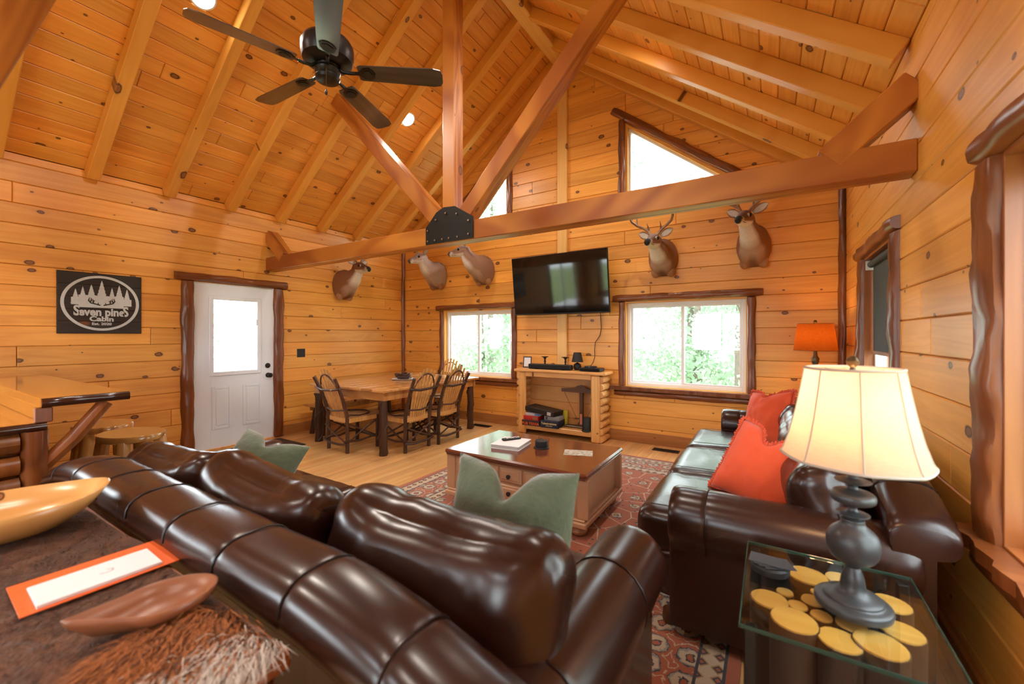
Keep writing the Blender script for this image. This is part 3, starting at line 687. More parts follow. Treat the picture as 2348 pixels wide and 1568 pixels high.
def pillow(name, w, h, th, m, label, loc, rot, chop=.25, seed=0, fringe=None, lean=0, group=None, chw=.28):
    n = 26; mb = MB(); v = []; f = []; idx = {}
    def P(u, vv, sgn):
        prof = ((1-abs(u)**2.6)*(1-abs(vv)**2.6))**.55
        x = u*w/2*(1-.05*(1-vv*vv)); z = vv*h/2*(1-.09*(1-u*u)); k = math.exp(-(u/chw)**2)*max(0, (vv+.55)/1.55)**1.6
        z -= chop*h*k*.75; y = sgn*th/2*prof*(1-.55*k)
        y += .35*th*k*(-1 if chop else 0) + .010*noise.fractal(Vector((x*9+seed, z*9, sgn*2)), .8, 2, 3)*min(1, prof*3)
        return (x, y, z)
    for sg in (-1, 1):
        for i in range(n+1):
            for j in range(n+1):
                u, vv = -1+2*i/n, -1+2*j/n; e = i in (0,n) or j in (0,n)
                key = (i,j,0 if e else sg)
                if key not in idx: idx[key] = len(v); v.append(P(u, vv, sg if not e else 0))
    for sg in (-1, 1):
        for i in range(n):
            for j in range(n):
                q = [(i,j),(i+1,j),(i+1,j+1),(i,j+1)]
                ff = tuple(idx[(a,b,0 if a in (0,n) or b in (0,n) else sg)] for a,b in q)
                f.append(ff if sg < 0 else ff[::-1])
    p = empty(name, loc, label=label, cat='pillow', group=group, rot=rot)
    mb.add(v, f).build('cover', m, p, 2)
    if fringe:
        rnd = random.Random(seed); fb = MB(); edge = [(-1+2*i/60, -1) for i in range(60)] + [(1, -1+2*i/60) for i in range(60)] + [(1-2*i/60, 1) for i in range(60)] + [(-1, 1-2*i/60) for i in range(60)]
        for k, (u, vv) in enumerate(edge):
            a = Vector(P(u, vv, 0)); a2 = Vector(P(*edge[(k+1) % 240], 0)); out = Vector((u if abs(u) == 1 else 0, 0, vv if abs(vv) == 1 else 0)).normalized()
            for s_ in range(2):
                b = a.lerp(a2, s_/2); tip = b + out*rnd.uniform(.012,.022) + Vector((rnd.uniform(-.005,.005), rnd.uniform(-.008,.008), rnd.uniform(-.005,.005)))
                fb.tube([b, b.lerp(tip,.5)+Vector((0,rnd.uniform(-.003,.003),0)), tip], [.005,.0055,.003], 5)
        fb.build('fringe', fringe, p, True, kind='stuff')
    return p
pillow('green_pillow', .43, .50, .19, M_plush, 'sage green plush pillow with a deep dent, nearest the camera', (-.695, 1.085, .72), (radians(-12), radians(1), radians(4)), .24, 3, group='green pillows', chw=.25)
pillow('green_pillow', .40, .36, .19, M_plush, 'sage green plush pillow at the far left end of the foreground sofa', (-2.34, 1.18, .655), (radians(-34), radians(14), radians(24)), .24, 6, group='green pillows')
pillow('orange_pillow', .45, .46, .18, M_coral, 'orange fringed pillow leaning in the far corner of the right sofa', (-.02, 3.98, .695), (radians(-20), radians(-8), radians(-48)), .16, 8, M_fringe, group='orange pillows')
pillow('orange_pillow', .44, .44, .18, M_coral, 'orange fringed pillow nearer the camera, behind the near armrest', (-.03, 2.58, .665), (radians(-30), radians(8), radians(-34)), .28, 12, M_fringe, group='orange pillows')

# ------------------------------------------------------------------ rug
def rug_mat():
    t = NT('oriental_rug'); x, y, z = t.sep(t.obj()); HX, HY = 1.37, 1.83
    e = t.math('MINIMUM', t.math('SUBTRACT', HX, t.math('ABSOLUTE', x)), t.math('SUBTRACT', HY, t.math('ABSOLUTE', y)))
    RED, CREAM, NAVY, GREY, GOLD = (.40,.105,.045), (.56,.46,.33), (.035,.045,.07), (.30,.31,.28), (.42,.24,.09)
    def vor(sc, feat='F1', rnd=1):
        V = t.n('ShaderNodeTexVoronoi', voronoi_dimensions='2D', feature=feat); V.inputs['Scale'].default_value = sc; V.inputs['Randomness'].default_value = rnd; t.l(t.comb(x, y, 0), V.inputs['Vector']); return V
    # field: vines along cell borders, palmettes in the cells
    ve = vor(5.2, 'DISTANCE_TO_EDGE', .9); v1 = vor(5.2, 'F1', .9)
    wn = t.math('MULTIPLY_ADD', t.noise(t.comb(x, y, 0), 18, 2), .06, -.03)
    vine = t.math('LESS_THAN', t.math('ADD', ve.outputs['Distance'], wn), .022); d = v1.outputs['Distance']
    pet = t.math('MULTIPLY_ADD', t.noise(t.comb(x, y, 0), 26, 2), .35, -.17); dd = t.math('ADD', d, pet)
    c = t.mix(vine, RED, CREAM); fl = t.ramp(dd, [(0, GOLD), (.06, NAVY), (.09, CREAM), (.17, GREY), (.21, NAVY), (.235, RED)], 'CONSTANT')
    c = t.mix(t.math('MULTIPLY', t.math('LESS_THAN', dd, .235), t.math('GREATER_THAN', t.sep(v1.outputs['Color'])[0], .35)), c, fl)
    sp = vor(17, 'F1'); c = t.mix(t.math('MULTIPLY', t.math('LESS_THAN', sp.outputs['Distance'], .16), t.math('GREATER_THAN', t.sep(sp.outputs['Color'])[1], .6)), c, NAVY)
    # main border: rosettes on red; guard stripes: diamonds on cream
    vb = vor(7.0, 'F1', .35); db = t.math('ADD', vb.outputs['Distance'], t.math('MULTIPLY_ADD', t.noise(t.comb(x, y, 0), 40, 2), .3, -.15))
    cb = t.ramp(db, [(0, RED), (.10, NAVY), (.15, CREAM), (.30, GREY), (.36, NAVY), (.40, RED), (.52, CREAM), (.56, RED)], 'CONSTANT')
    vg = t.n('ShaderNodeTexVoronoi', voronoi_dimensions='2D', distance='MANHATTAN'); vg.inputs['Scale'].default_value = 14; vg.inputs['Randomness'].default_value = .2; t.l(t.comb(x, y, 0), vg.inputs['Vector'])
    cg = t.ramp(vg.outputs['Distance'], [(0, RED), (.16, NAVY), (.30, GOLD), (.42, CREAM)], 'CONSTANT')
    def band(c, lo, hi, col): return t.mix(t.math('MULTIPLY', t.math('GREATER_THAN', e, lo), t.math('LESS_THAN', e, hi)), c, col)
    c = band(c, -1, .06, RED); c = band(c, .06, .155, cg); c = band(c, .155, .40, cb); c = band(c, .40, .49, cg)
    for q in (.055, .155, .40, .49): c = band(c, q-.006, q+.006, NAVY)
    w = t.noise(t.obj(), 260, 2); t.base(t.mix(t.math('MULTIPLY', w, .35), c, (.06,.04,.03))); t.set(Roughness=.95); t.b.inputs['Sheen Weight'].default_value = .2; t.bump(w, .5, .004); return t.m
rg = empty('area_rug', (-1.47, 2.87, 0), label='terracotta oriental rug with cream floral border under the coffee table', cat='rug')
MB().bbox(-1.37, 1.37, -1.83, 1.83, .001, .012, .004).build('pile', rug_mat(), rg)

# ------------------------------------------------------------------ coffee table
ct_ = empty('coffee_table', (-1.63, 2.96, .012), label='tan painted coffee table with dark cherry top and many small drawers', cat='table')
MB().bbox(-.61, .61, -.40, .40, .408, .442, .012).build('top', M_ctop, ct_)
MB().bbox(-.60, .60, -.39, .39, .395, .408, .005).build('top_moulding', M_ctop, ct_)
MB().bbox(-.565, .565, -.357, .357, .115, .395, .004).build('body', M_cbody, ct_)
pl = MB()
for k, (ex, z0, z1) in enumerate(((.605,.075,.115),(.59,.115,.128))): pl.bbox(-ex, ex, -ex+.205, ex-.205, z0, z1, .008)
pl.build('plinth_moulding', M_cbody, ct_)
for sx in (-1,1):
    for sy in (-1,1):
        MB().lathe([(.03,0),(.05,.012),(.06,.035),(.05,.06),(.035,.075)], 18, (sx*.52, sy*.31, 0)).build('bun_foot', M_cbody, ct_, True)
        MB().bbox(sx*.57-.04, sx*.57+.04, sy*.36-.03 if sy > 0 else sy*.36-.008, sy*.36+.008 if sy > 0 else sy*.36+.03, .128, .395, .004).build('corner_stile', M_cbody, ct_)
for k in range(5):
    x0 = -.505 + k*.205
    for r_, (z0, z1) in enumerate(((.265,.375),(.14,.25))):
        dr = MB().bbox(x0, x0+.19, -.371, -.352, z0, z1, .009).build('drawer', M_cbody, ct_)
        MB().bbox(x0+.022, x0+.168, -.377, -.366, z0+.022, z1-.022, .006).build('drawer_panel', M_cbody, dr)
        MB().lathe([(.008,0),(.007,.010),(.016,.018),(.017,.026),(.001,.032)], 14).build('knob', M_matte, dr, True, mtx=Matrix.Translation((x0+.095, -.374, (z0+z1)/2)) @ Matrix.Rotation(radians(90), 4, 'X'))
MB().bbox(.563, .575, -.30, .30, .16, .37, .006).build('side_panel', M_cbody, ct_)
ZT = .454
bk = empty('binder', (-1.83, 2.93, ZT), radians(8), 'white ring binder lying on the coffee table', 'binder')
MB().bbox(-.125, .125, -.14, .14, 0, .003, .001).build('back_cover', M_paper, bk); MB().bbox(-.12, .115, -.135, .135, .003, .029, .002).build('pages', plain('page_edges', (.55,.53,.50), .8), bk); MB().bbox(-.125, .125, -.14, .14, .029, .033, .001).build('front_cover', M_paper, bk)
rm = empty('remote_control', (-1.86, 2.98, ZT+.033), radians(-32), 'black remote control on the white binder', 'remote')
MB().bbox(-.022, .022, -.085, .085, 0, .018, .007).build('body', M_matte, rm)
for i in range(3):
    for j in range(7): MB().bbox(-.014+i*.011, -.006+i*.011, -.05+j*.018, -.04+j*.018, .017, .0205, .001).build('button', M_silver if (i+j) % 3 == 0 else M_white, rm)
cs = empty('coaster_set', (-1.585, 3.0, ZT), 0, 'stack of round black coasters in a wire holder', 'coasters')
MB().lathe([(.06,0),(.064,.004),(.06,.008)], 28).build('holder_base', M_black, cs, True)
for i in range(5): MB().lathe([(.05,0),(.052,.002),(.052,.008),(.05,.010)], 28, (0,0,.008+i*.0105)).build('coaster', M_matte, cs, True)
for a in (20, 140, 260):
    q = Vector((cos(radians(a)), sin(radians(a)), 0))*.058; MB().tube([q+Vector((0,0,.004)), q+Vector((0,0,.05)), q*1.06+Vector((0,0,.072)), q*.98+Vector((0,0,.08))], .0022, 6).build('wire', M_black, cs, True)
MB().tube([Vector((-.02+.04*i/8, .0, .061+.018*sin(pi*i/8))) for i in range(9)], .002, 6).build('handle', M_black, cs, True)
def print_mat(name, cols, sc=8):
    t = NT(name); o = t.obj(); t.base(t.ramp(t.noise(o, sc, 4, .6, .6), [(.30+.08*i, c) for i, c in enumerate(cols)])); t.set(Roughness=.35); return t.m
br = empty('brochure', (-1.27, 3.02, ZT), radians(20), 'landscape brochure lying flat at the right of the coffee table', 'brochure')
MB().bbox(-.11, .11, -.075, .075, 0, .002, .0005).build('sheet', print_mat('landscape_print', [(.10,.14,.10),(.35,.36,.30),(.62,.60,.52),(.30,.28,.20),(.70,.70,.66)], 14), br)

# ------------------------------------------------------------------ side table with glass top, lamp
M_dlog = wood('dark_log_bark', (.020,.010,.006), (.055,.026,.014), dens=.3, grain=30, tint=.2, rough=.6, bump=.4)
st_ = empty('side_table', (.155, 1.525, 0), label='glass-topped side table filled with sawn log slices', cat='table')
MB().bbox(-.225, .225, -.262, .262, .590, .600, .003).build('glass_top', M_gtop, st_)
ge = MB()
for q in ((-.2265,-.2235,-.2635,.2635),(.2235,.2265,-.2635,.2635),(-.2235,.2235,-.2635,-.2605),(-.2235,.2235,.2605,.2635)): ge.bbox(*q, .5895, .6005, .001)
ge.build('polished_glass_edge', plain('green_glass_edge', (.02,.06,.045), .08), st_)
rnd = random.Random(5)
SL = [(-.155,-.05,.052,.575),(-.098,-.131,.060,.580),(.0,-.150,.052,.574),(.085,-.125,.058,.580),(.148,-.02,.050,.572),(.150,.115,.050,.575),(-.050,.155,.060,.578),(.040,.205,.042,.570),(-.085,-.035,.026,.572),(-.115,.025,.024,.570),(-.045,.01,.032,.576),(-.03,-.055,.028,.572),(.035,-.06,.038,.576),(.04,.03,.05,.575),(.06,.13,.045,.572),(-.14,.17,.040,.570),(-.02,.085,.028,.566)]
for k, (x, y, r, h) in enumerate(SL):
    seg = 20; ringf = lambda z, s_, x=x, y=y, r=r, k=k: [Vector((x + r*s_*cos(2*pi*i/20)*(1+.07*noise.noise(Vector((cos(2*pi*i/20)*1.4, sin(2*pi*i/20)*1.4, k*3.1)))), y + r*s_*sin(2*pi*i/20)*(1+.07*noise.noise(Vector((cos(2*pi*i/20)*1.4+5, sin(2*pi*i/20)*1.4, k*3.1)))), z)) for i in range(20)]
    lg = MB().loft([ringf(.02, 1), ringf(.3, .97), ringf(h-.004, 1)]).build('log', M_dlog, st_, True)
    MB().loft([ringf(h-.004, .95), ringf(h, .93)]).build('cut_face', M_slice, lg)
for k in range(5):
    MB().bbox(-.20+k*.081, -.122+k*.081, -.245, .245, .008, .028, .003).build('base_plank', M_tbox, st_)
for sx in (-1,1):
    for sy in (-1,1): MB().bbox(sx*.20-.015, sx*.20+.015, sy*.235-.015, sy*.235+.015, .0, .590, .003).build('leg', M_black, st_)
cd = empty('card_holder', (.0, 1.60, .600), radians(18), 'dark round holder with black cards on the glass table', 'card holder')
MB().lathe([(.052,0),(.056,.006),(.056,.02),(.05,.026),(.046,.014),(.001,.012)], 28).build('dish', M_matte, cd, True)
for i in range(4):
    c_ = MB().bbox(-.046, .046, -.034, .034, 0, .0012, .0003).build('card', plain('slate_card_%d' % i, (.035,.042,.05), .6), cd, loc=(-.012+.009*i, -.004*i, .029+.0016*(3-i)), rot=(0, 0, radians(-22+9*i)))
MB().prism([(-.03,.004),(-.012,.012),(.0,.006),(.02,.014),(.034,.004),(.016,.008),(.0,.0),(-.014,.006)], .0012, .0016).build('printed_mark', M_paper, c_, loc=(0,.008,0)); MB().prism([(-.032,-.012),(.0,-.008),(.03,-.014),(.0,-.012)], .0012, .0016).build('printed_mark', M_paper, c_, loc=(0,.004,0))
def table_lamp(name, loc, label, body, sh, m_body, m_sh, bulb_z, watt, col, panels=0, bulb_r=.03):
    L = empty(name, loc, label=label, cat='lamp'); MB().lathe(body, 36).build('stem', m_body, L, True)
    z0, z1 = sh[0][1], sh[-1][1]; seg = 48; mb = MB()
    def rr(r, a): return r*(1-.035*abs(sin(a*panels/2))) if panels else r
    mb.loft([[Vector((rr(r, 2*pi*k/seg)*cos(2*pi*k/seg), rr(r, 2*pi*k/seg)*sin(2*pi*k/seg), z)) for k in range(seg)] for r, z in sh], True, False)
    so = mb.build('shade', m_sh, L, 2)
    pm = plain(name+'_piping', (.42,.36,.30) if panels else (.05,.02,.01), .7)
    for r, z in (sh[0], sh[-1]): MB().tube([(rr(r, 2*pi*k/seg)*cos(2*pi*k/seg), rr(r, 2*pi*k/seg)*sin(2*pi*k/seg), z) for k in range(seg+1)], .004 if panels else .002, 6).build('shade_piping', pm, so, True)
    for p in range(panels):
        a = 2*pi*p/panels; MB().tube([(r*cos(a)*1.003, r*sin(a)*1.003, z) for r, z in sh], .0022, 5).build('shade_rib', pm, so, True)
    hp = MB(); ztop = z1-.008
    for a in (0, 2*pi/3, 4*pi/3): hp.tube([(0,0,ztop), (sh[-1][0]*.97*cos(a), sh[-1][0]*.97*sin(a), ztop)], .0016, 5)
    hp.build('spider', M_brass, L, True)
    for sg in (-1, 1): MB().tube([(0.0*sg, 0, body[-1][1]), (.03*sg, 0, body[-1][1]+.03), (.045*sg, 0, (body[-1][1]+ztop)/2), (.02*sg, 0, ztop-.01), (0,0,ztop)], .0018, 6).build('harp', M_brass, L, True)
    MB().lathe([(.002,-.004),(.008,0),(.006,.008),(.014,.016),(.016,.026),(.010,.036),(.002,.040)], 16, (0,0,ztop+.004)).build('finial', M_brass, L, True)
    MB().sphere((0,0,bulb_z), bulb_r, 16, 10, (1,1,1.25)).build('bulb', emit(name+'_bulb', col, watt*1.2), L, True)
    ld = bpy.data.lights.new(name+'_light', 'POINT'); ld.energy = watt; ld.color = col; ld.shadow_soft_size = bulb_r*1.6
    lo = bpy.data.objects.new(name+'_light', ld); COL.objects.link(lo); lo.parent = L; lo.location = (0,0,bulb_z)
    return L
BODY1 = [(.088,0),(.09,.012),(.086,.02),(.07,.026),(.066,.034),(.034,.05),(.026,.085),(.020,.105),(.018,.118),(.05,.140),(.062,.175),(.055,.21),(.03,.235),(.027,.25),(.018,.252),(.036,.262),(.037,.266),(.014,.272),(.013,.288),(.045,.298),(.053,.312),(.046,.326),(.015,.334),(.014,.348),(.040,.356),(.040,.360),(.014,.366),(.014,.376),(.030,.386),(.031,.398),(.016,.408),(.020,.425),(.032,.440),(.060,.444),(.060,.449),(.012,.455),(.012,.475)]
SH1 = [(.172,.420),(.165,.432),(.150,.480),(.135,.545),(.122,.615),(.112,.676)]
def smooth_prof(P, n=4):
    out = []
    for i in range(len(P)-1):
        a, b, c, d = P[max(0,i-1)], P[i], P[i+1], P[min(len(P)-1,i+2)]
        for k in range(n):
            t = k/n; out.append(tuple(max(.001 if j == 0 else -9, .5*((2*b[j]) + (-a[j]+c[j])*t + (2*a[j]-5*b[j]+4*c[j]-d[j])*t*t + (-a[j]+3*b[j]-3*c[j]+d[j])*t**3)) for j in (0,1)))
    return out + [P[-1]]
BODY1 = smooth_prof(BODY1)
table_lamp('table_lamp', (.20, 1.512, .600), 'lit grey turned table lamp with cream bell shade in the right foreground', BODY1, SH1, M_bronze, M_shade, .57, 5.5, (1,.54,.25), 8)
BODY2 = [(.075,0),(.078,.012),(.05,.025),(.022,.05),(.018,.12),(.03,.16),(.036,.20),(.02,.26),(.016,.34),(.03,.39),(.034,.42),(.018,.45),(.014,.50)]
SH2 = [(.178,.50),(.145,.76)]
table_lamp('corner_lamp', (.375, 4.985, .725), 'lit table lamp with amber brown drum shade in the far right corner', BODY2, SH2, M_brass, M_mica, .63, 9, (1,.46,.13), 0)
et = empty('end_table', (.37, 4.98, 0), label='small dark end table in the far corner under the amber lamp', cat='table')
MB().bbox(-.24, .24, -.24, .24, .695, .725, .008).build('top', M_ctop, et); MB().bbox(-.21, .21, -.21, .21, .60, .695, .004).build('apron', M_walnut, et)
for sx in (-1,1):
    for sy in (-1,1): MB().bbox(sx*.19-.02, sx*.19+.02, sy*.19-.02, sy*.19+.02, 0, .60, .004).build('leg', M_walnut, et)

# ------------------------------------------------------------------ dining corner
dt = empty('dining_table', (-4.36, 4.10, 0), label='rustic pine dining table with dark log legs', cat='table')
for k in range(7):
    MB().bbox(-.70+k*.2, -.502+k*.2, -.93, .86, .722, .755, .006, ).build('top_plank', M_table, dt, mtx=Matrix.Identity(4))
for q in ((-.66,.66,-.89,-.855),(-.66,.66,.785,.82)): MB().bbox(q[0], q[1], q[2], q[3], .625, .722, .004).build('apron', M_table, dt)
for q in ((-.66,-.625,-.855,.785),(.625,.66,-.855,.785)): MB().bbox(q[0], q[1], q[2], q[3], .625, .722, .004).build('apron', M_table, dt)
for sx, sy in ((-.61,-.86),(.61,-.86),(-.61,.76),(.61,.76)):
    lg = MB().tube([(sx,sy,0),(sx+.004,sy,.1),(sx-.005,sy,.22),(sx+.004,sy,.38),(sx,sy,.52),(sx,sy,.625)], [.048,.045,.049,.044,.046,.047], 12, True, .25, sx+sy*3).build('leg', M_bark, dt, True)
    MB().tube([(sx+.05*cos(a*2.2+sx), sy+.05*sin(a*2.2+sx), .02+.6*a/5) for a in [i*.25 for i in range(21)]], .009, 6, True, .3).build('vine', M_bark, lg, True)
def chair_mesh():
    c = empty('hickory_chair', (0,0,0), cat='chair', group='bent hickory dining chairs')
    for s_ in (-1,1):
        MB().tube([(s_*.195,-.20,0),(s_*.195,-.20,.2),(s_*.20,-.205,.43),(s_*.205,-.26,.62),(s_*.215,-.335,.80),(s_*.22,-.375,.88)], [.022,.021,.022,.02,.02,.019], 8, True, .2, s_).build('rear_post', M_bark, c, True)
        MB().tube([(s_*.21,.20,0),(s_*.21,.20,.2),(s_*.212,.195,.40)], [.023,.022,.021], 8, True, .2, s_+3).build('leg', M_bark, c, True)
        MB().tube([(s_*.21,-.24,.14),(s_*.215,-.05,.125),(s_*.225,.10,.15),(s_*.215,.24,.14)], .013, 7, True, .25, s_).build('stretcher', M_bark, c, True)
        MB().tube([(s_*.20,-.22,.36),(s_*.215,.0,.24),(s_*.22,.21,.13)], .011, 7, True, .25, s_+1).build('brace', M_bark, c, True)
        MB().tube([(s_*.215,.22,.36),(s_*.22,.0,.25),(s_*.20,-.21,.12)], .011, 7, True, .25, s_+2).build('brace', M_bark, c, True)
    MB().tube([(-.24,-.235,.12),(-.1,-.245,.095),(.1,-.24,.10),(.235,-.235,.115)], .014, 7, True, .25, 1).build('stretcher', M_bark, c, True)
    MB().tube([(-.24,.23,.125),(0,.245,.11),(.24,.23,.13)], .014, 7, True, .25, 4).build('stretcher', M_bark, c, True)
    MB().tube([(-.21,-.235,.30),(0,-.24,.21),(.21,-.235,.13)], .010, 7, True, .25, 5).build('brace', M_bark, c, True)
    MB().tube([(.21,-.23,.30),(0,-.235,.21),(-.21,-.235,.13)], .010, 7, True, .25, 6).build('brace', M_bark, c, True)
    # fan back
    tops = [.90,.945,.975,.985,.975,.945,.90]
    for k in range(7):
        u = (k-3)/3; a = Vector((u*.105, -.185, .335)); b = Vector((u*.115, -.215, .50)); m_ = Vector((u*.15, -.29, .72)); e = Vector((u*.185, -.372, tops[k])); w = .0145; rings = []
        for p, q in ((a, .9), (b, .95), (m_, 1.05), (e, 1.1)):
            rings.append([p+Vector((-w*q,-.004,0)), p+Vector((w*q,-.004,0)), p+Vector((w*q,.004,0)), p+Vector((-w*q,.004,0))])
        MB().loft(rings).build('back_slat', M_oak, c)
    MB().tube([(-.19,-.215,.50)] + [(-.192*cos(pi*i/14), -.235-.135*sin(pi*i/14)**.8, .58+.34*sin(pi*i/14)**.85) for i in range(15)] + [(.19,-.215,.50)], .009, 7, True, .1).build('hoop', M_bark, c, True)
    MB().tube([(-.245,-.325,.755),(-.1,-.345,.735),(.1,-.345,.74),(.25,-.325,.765)], [.014,.016,.015,.013], 8, True, .2, 7).build('back_rail', M_bark, c, True)
    MB().tube([(-.20,-.225,.50),(0,-.26,.485),(.20,-.225,.505)], .011, 7, True, .2, 8).build('back_rail', M_bark, c, True)
    # seat
    for k in range(8):
        x = -.20+k*.0571; MB().bbox(x-.026, x+.026, -.20, .215, .405, .42, .004).build('seat_slat', M_seat, c)
    MB().bbox(-.22, .22, .195, .22, .345, .405, .005).build('seat_apron', M_oak, c); MB().bbox(-.2, .2, -.2, -.18, .35, .405, .004).build('seat_apron', M_oak, c)
    for s_ in (-1,1): MB().bbox(s_*.212-.01, s_*.212+.01, -.19, .195, .35, .405, .004).build('seat_apron', M_oak, c)
    MB().tube([(-.19,-.17,.44)] + [(-.22*cos(pi*i/10), -.06+.25*sin(pi*i/10), .427) for i in range(11)] + [(.19,-.17,.44)], .009, 7, True, .1).build('seat_hoop', M_bark, c, True)
    return c
ch0 = chair_mesh()
for i, (x, y, rz, lab) in enumerate(((-4.35, 3.29, -4, 'bent hickory chair at the near end of the dining table, closest to the door'), (-3.80, 3.63, 90, 'bent hickory chair on the near long side of the dining table, by the front corner'), (-3.75, 4.13, 92, 'bent hickory chair on the long side of the dining table, in front of the window'), (-4.55, 5.02, 182, 'bent hickory chair at the far end of the dining table under the window'))):
    c = ch0 if i == 0 else copy_tree(ch0); c.location = (x, y, 0); c.rotation_euler = (0,0,radians(rz)); c['label'] = lab
def bench(loc, L, label):
    b = empty('bench', loc, label=label, cat='bench')
    for k in range(2): MB().bbox(-.15+k*.151, -.001+k*.151, -L/2, L/2, .40, .43, .005).build('seat_plank', M_table, b)
    for s_ in (-1,1): MB().bbox(s_*.10-.015, s_*.10+.015, -L/2+.08, L/2-.08, .33, .40, .004).build('apron', M_table, b)
    for sx in (-1,1):
        for sy in (-1,1): MB().tube([(sx*.12,sy*(L/2-.12),0),(sx*.105,sy*(L/2-.14),.2),(sx*.09,sy*(L/2-.16),.40)], [.035,.032,.034], 10, True, .2, sx+sy).build('leg', M_bark, b, True)
bench((-5.32, 4.05, 0), 1.45, 'low pine bench between the dining table and the left wall')
cp = empty('serving_tray', (-4.35, 4.12, .755), label='round white tray on the dining table', cat='tray')
MB().lathe([(.10,0),(.15,.006),(.165,.014),(.16,.014),(.10,.008),(.001,.008)], 32).build('dish', M_paper, cp, True)
nb = empty('bark_nest', (-4.35, 4.12, .767), label='dark twig and bark nest basket on the white tray', cat='basket')
rnd = random.Random(3)
MB().lathe([(.04,0),(.08,.004),(.105,.03),(.10,.05),(.08,.02),(.001,.012)], 20).build('bowl', M_bark, nb, True)
for k in range(34):
    a = rnd.uniform(0, 2*pi); r = rnd.uniform(.088,.112); z = rnd.uniform(.012,.075); da = rnd.uniform(.5,.9)
    MB().tube([(r*cos(a+da*t), r*sin(a+da*t), z+rnd.uniform(-.006,.008)) for t in (0,.5,1)], rnd.uniform(.005,.011), 6, True, .3, k).build('twig', M_bark, nb, True)
for k in range(3): MB().sphere((-.1+.01*k, -.05+.02*k, .06), .02, 10, 7, (1,1.1,.9)).build('pine_cone', M_walnut, nb, True)
dm = empty('door_mat', (-5.24, 2.62, 0), label='brown doormat in front of the white door', cat='mat')
MB().bbox(-.28, .28, -.42, .42, .001, .012, .004).build('pile', M_mat, dm)
dmb = MB()
for q in ((-.295,-.27,-.43,.43),(.27,.295,-.43,.43),(-.27,.27,-.43,-.41),(-.27,.27,.41,.43)): dmb.bbox(*q, .001, .010, .003)
dmb.build('border', M_matte, dm)
def vent(x, y, L, lab):
    v = empty('floor_vent', (x, y, .0), label=lab, cat='vent', group='floor vents'); f = MB()
    for q in ((-L/2,L/2,-.06,-.05),(-L/2,L/2,.05,.06),(-L/2,-L/2+.01,-.05,.05),(L/2-.01,L/2,-.05,.05)): f.bbox(*q, .0005, .006, .001)
    f.build('frame', M_vent, v); n = int(L/.014)
    for k in range(n): MB().box(-L/2+.012+k*.0135, -L/2+.017+k*.0135, -.05, .05, .0008, .005).build('slat', M_vent, v)
    MB().box(-L/2+.01, L/2-.01, -.05, .05, .0002, .0008).build('duct', M_soot, v)
vent(-3.72, 5.10, .32, 'black floor vent on the floor beneath the dining window'); vent(-1.05, 5.15, .30, 'black floor vent on the floor right of the television cabinet')

# ------------------------------------------------------------------ television wall
tv = empty('television', (-2.465, YB-.215, 2.076), label='large black flat television tilted down on the far wall', cat='television')
tv.rotation_euler = (radians(7), 0, radians(-1.5))
MB().bbox(-.725, .725, -.012, .02, -.413, .413, .006).build('case', M_matte, tv)
def screen_mat():
    t = NT('tv_screen'); t.base((.004,.005,.006)); t.set(Roughness=.06); t.b.inputs['Specular IOR Level'].default_value = .55; return t.m
MB().bbox(-.715, .715, -.0145, -.011, -.395, .405, .001).build('screen', screen_mat(), tv)
MB().bbox(-.25, .25, .02, .05, -.2, .2, .01).build('rear_housing', M_matte, tv)
for s_ in (-1,1): MB().tube([(s_*.15,.04,0),(s_*.28,.11,0),(s_*.12,.20,0)], .016, 8).build('mount_arm', M_black, tv, True)
MB().bbox(-.2, .2, .195, .205, -.15, .15, .003).build('mount_plate', M_black, tv)
cb_ = empty('power_cable', (-1.98, YB-.03, .92), label='thin black cable hanging from the television to the cable box', cat='cable')
MB().tube([(.06,-.03,.80),(.055,0,.70),(.065,.005,.55),(.045,.005,.45),(-.02,.005,.36),(-.03,.005,.26),(-.025,.0,.16),(-.045,-.02,.08),(-.06,-.09,.035)], .0045, 6).build('cord', M_matte, cb_, True)
kx, ky = -2.44, 5.18
kb_ = empty('log_cabinet', (kx, ky, 0), label='open pine cabinet with log-slab sides beneath the television', cat='cabinet')
MB().bbox(-.63, .70, -.20, .142, .865, .905, .010).build('top', M_cab, kb_)
def kp(x0,x1,y0,y1,z0,z1,nm,m=M_cab,b=.005,vert=False):
    if vert:                                            # grain upright
        MB().bbox(0, z1-z0, -(x1-x0)/2, (x1-x0)/2, -(y1-y0)/2, (y1-y0)/2, b).build(nm, m, kb_, mtx=frame(((x0+x1)/2,(y0+y1)/2,z0),(0,0,1),(1,0,0),(0,1,0)))
    else: MB().bbox(x0,x1,y0,y1,z0,z1,b).build(nm, m, kb_)
kp(-.575,-.46,-.175,-.12,0,.865,'front_post',vert=True,b=.02); kp(.50,.615,-.175,-.12,0,.865,'front_post',vert=True,b=.02)
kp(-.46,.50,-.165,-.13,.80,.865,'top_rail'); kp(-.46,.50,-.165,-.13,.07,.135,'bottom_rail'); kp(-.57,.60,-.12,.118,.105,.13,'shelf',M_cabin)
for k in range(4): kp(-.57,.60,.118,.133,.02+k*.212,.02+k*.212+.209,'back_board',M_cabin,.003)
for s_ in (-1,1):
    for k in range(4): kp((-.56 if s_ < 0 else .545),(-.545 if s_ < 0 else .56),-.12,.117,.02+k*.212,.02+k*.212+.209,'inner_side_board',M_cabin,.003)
    x = -.575 if s_ < 0 else .612
    for k in range(9):
        MB().tube([(x,-.14+.27*i/6,.05+k*.094) for i in range(7)], [.044,.047,.046,.048,.046,.047,.044], 10, True, .15, k+s_*9).build('log_slab', M_cab, kb_, True)
ZK = .905
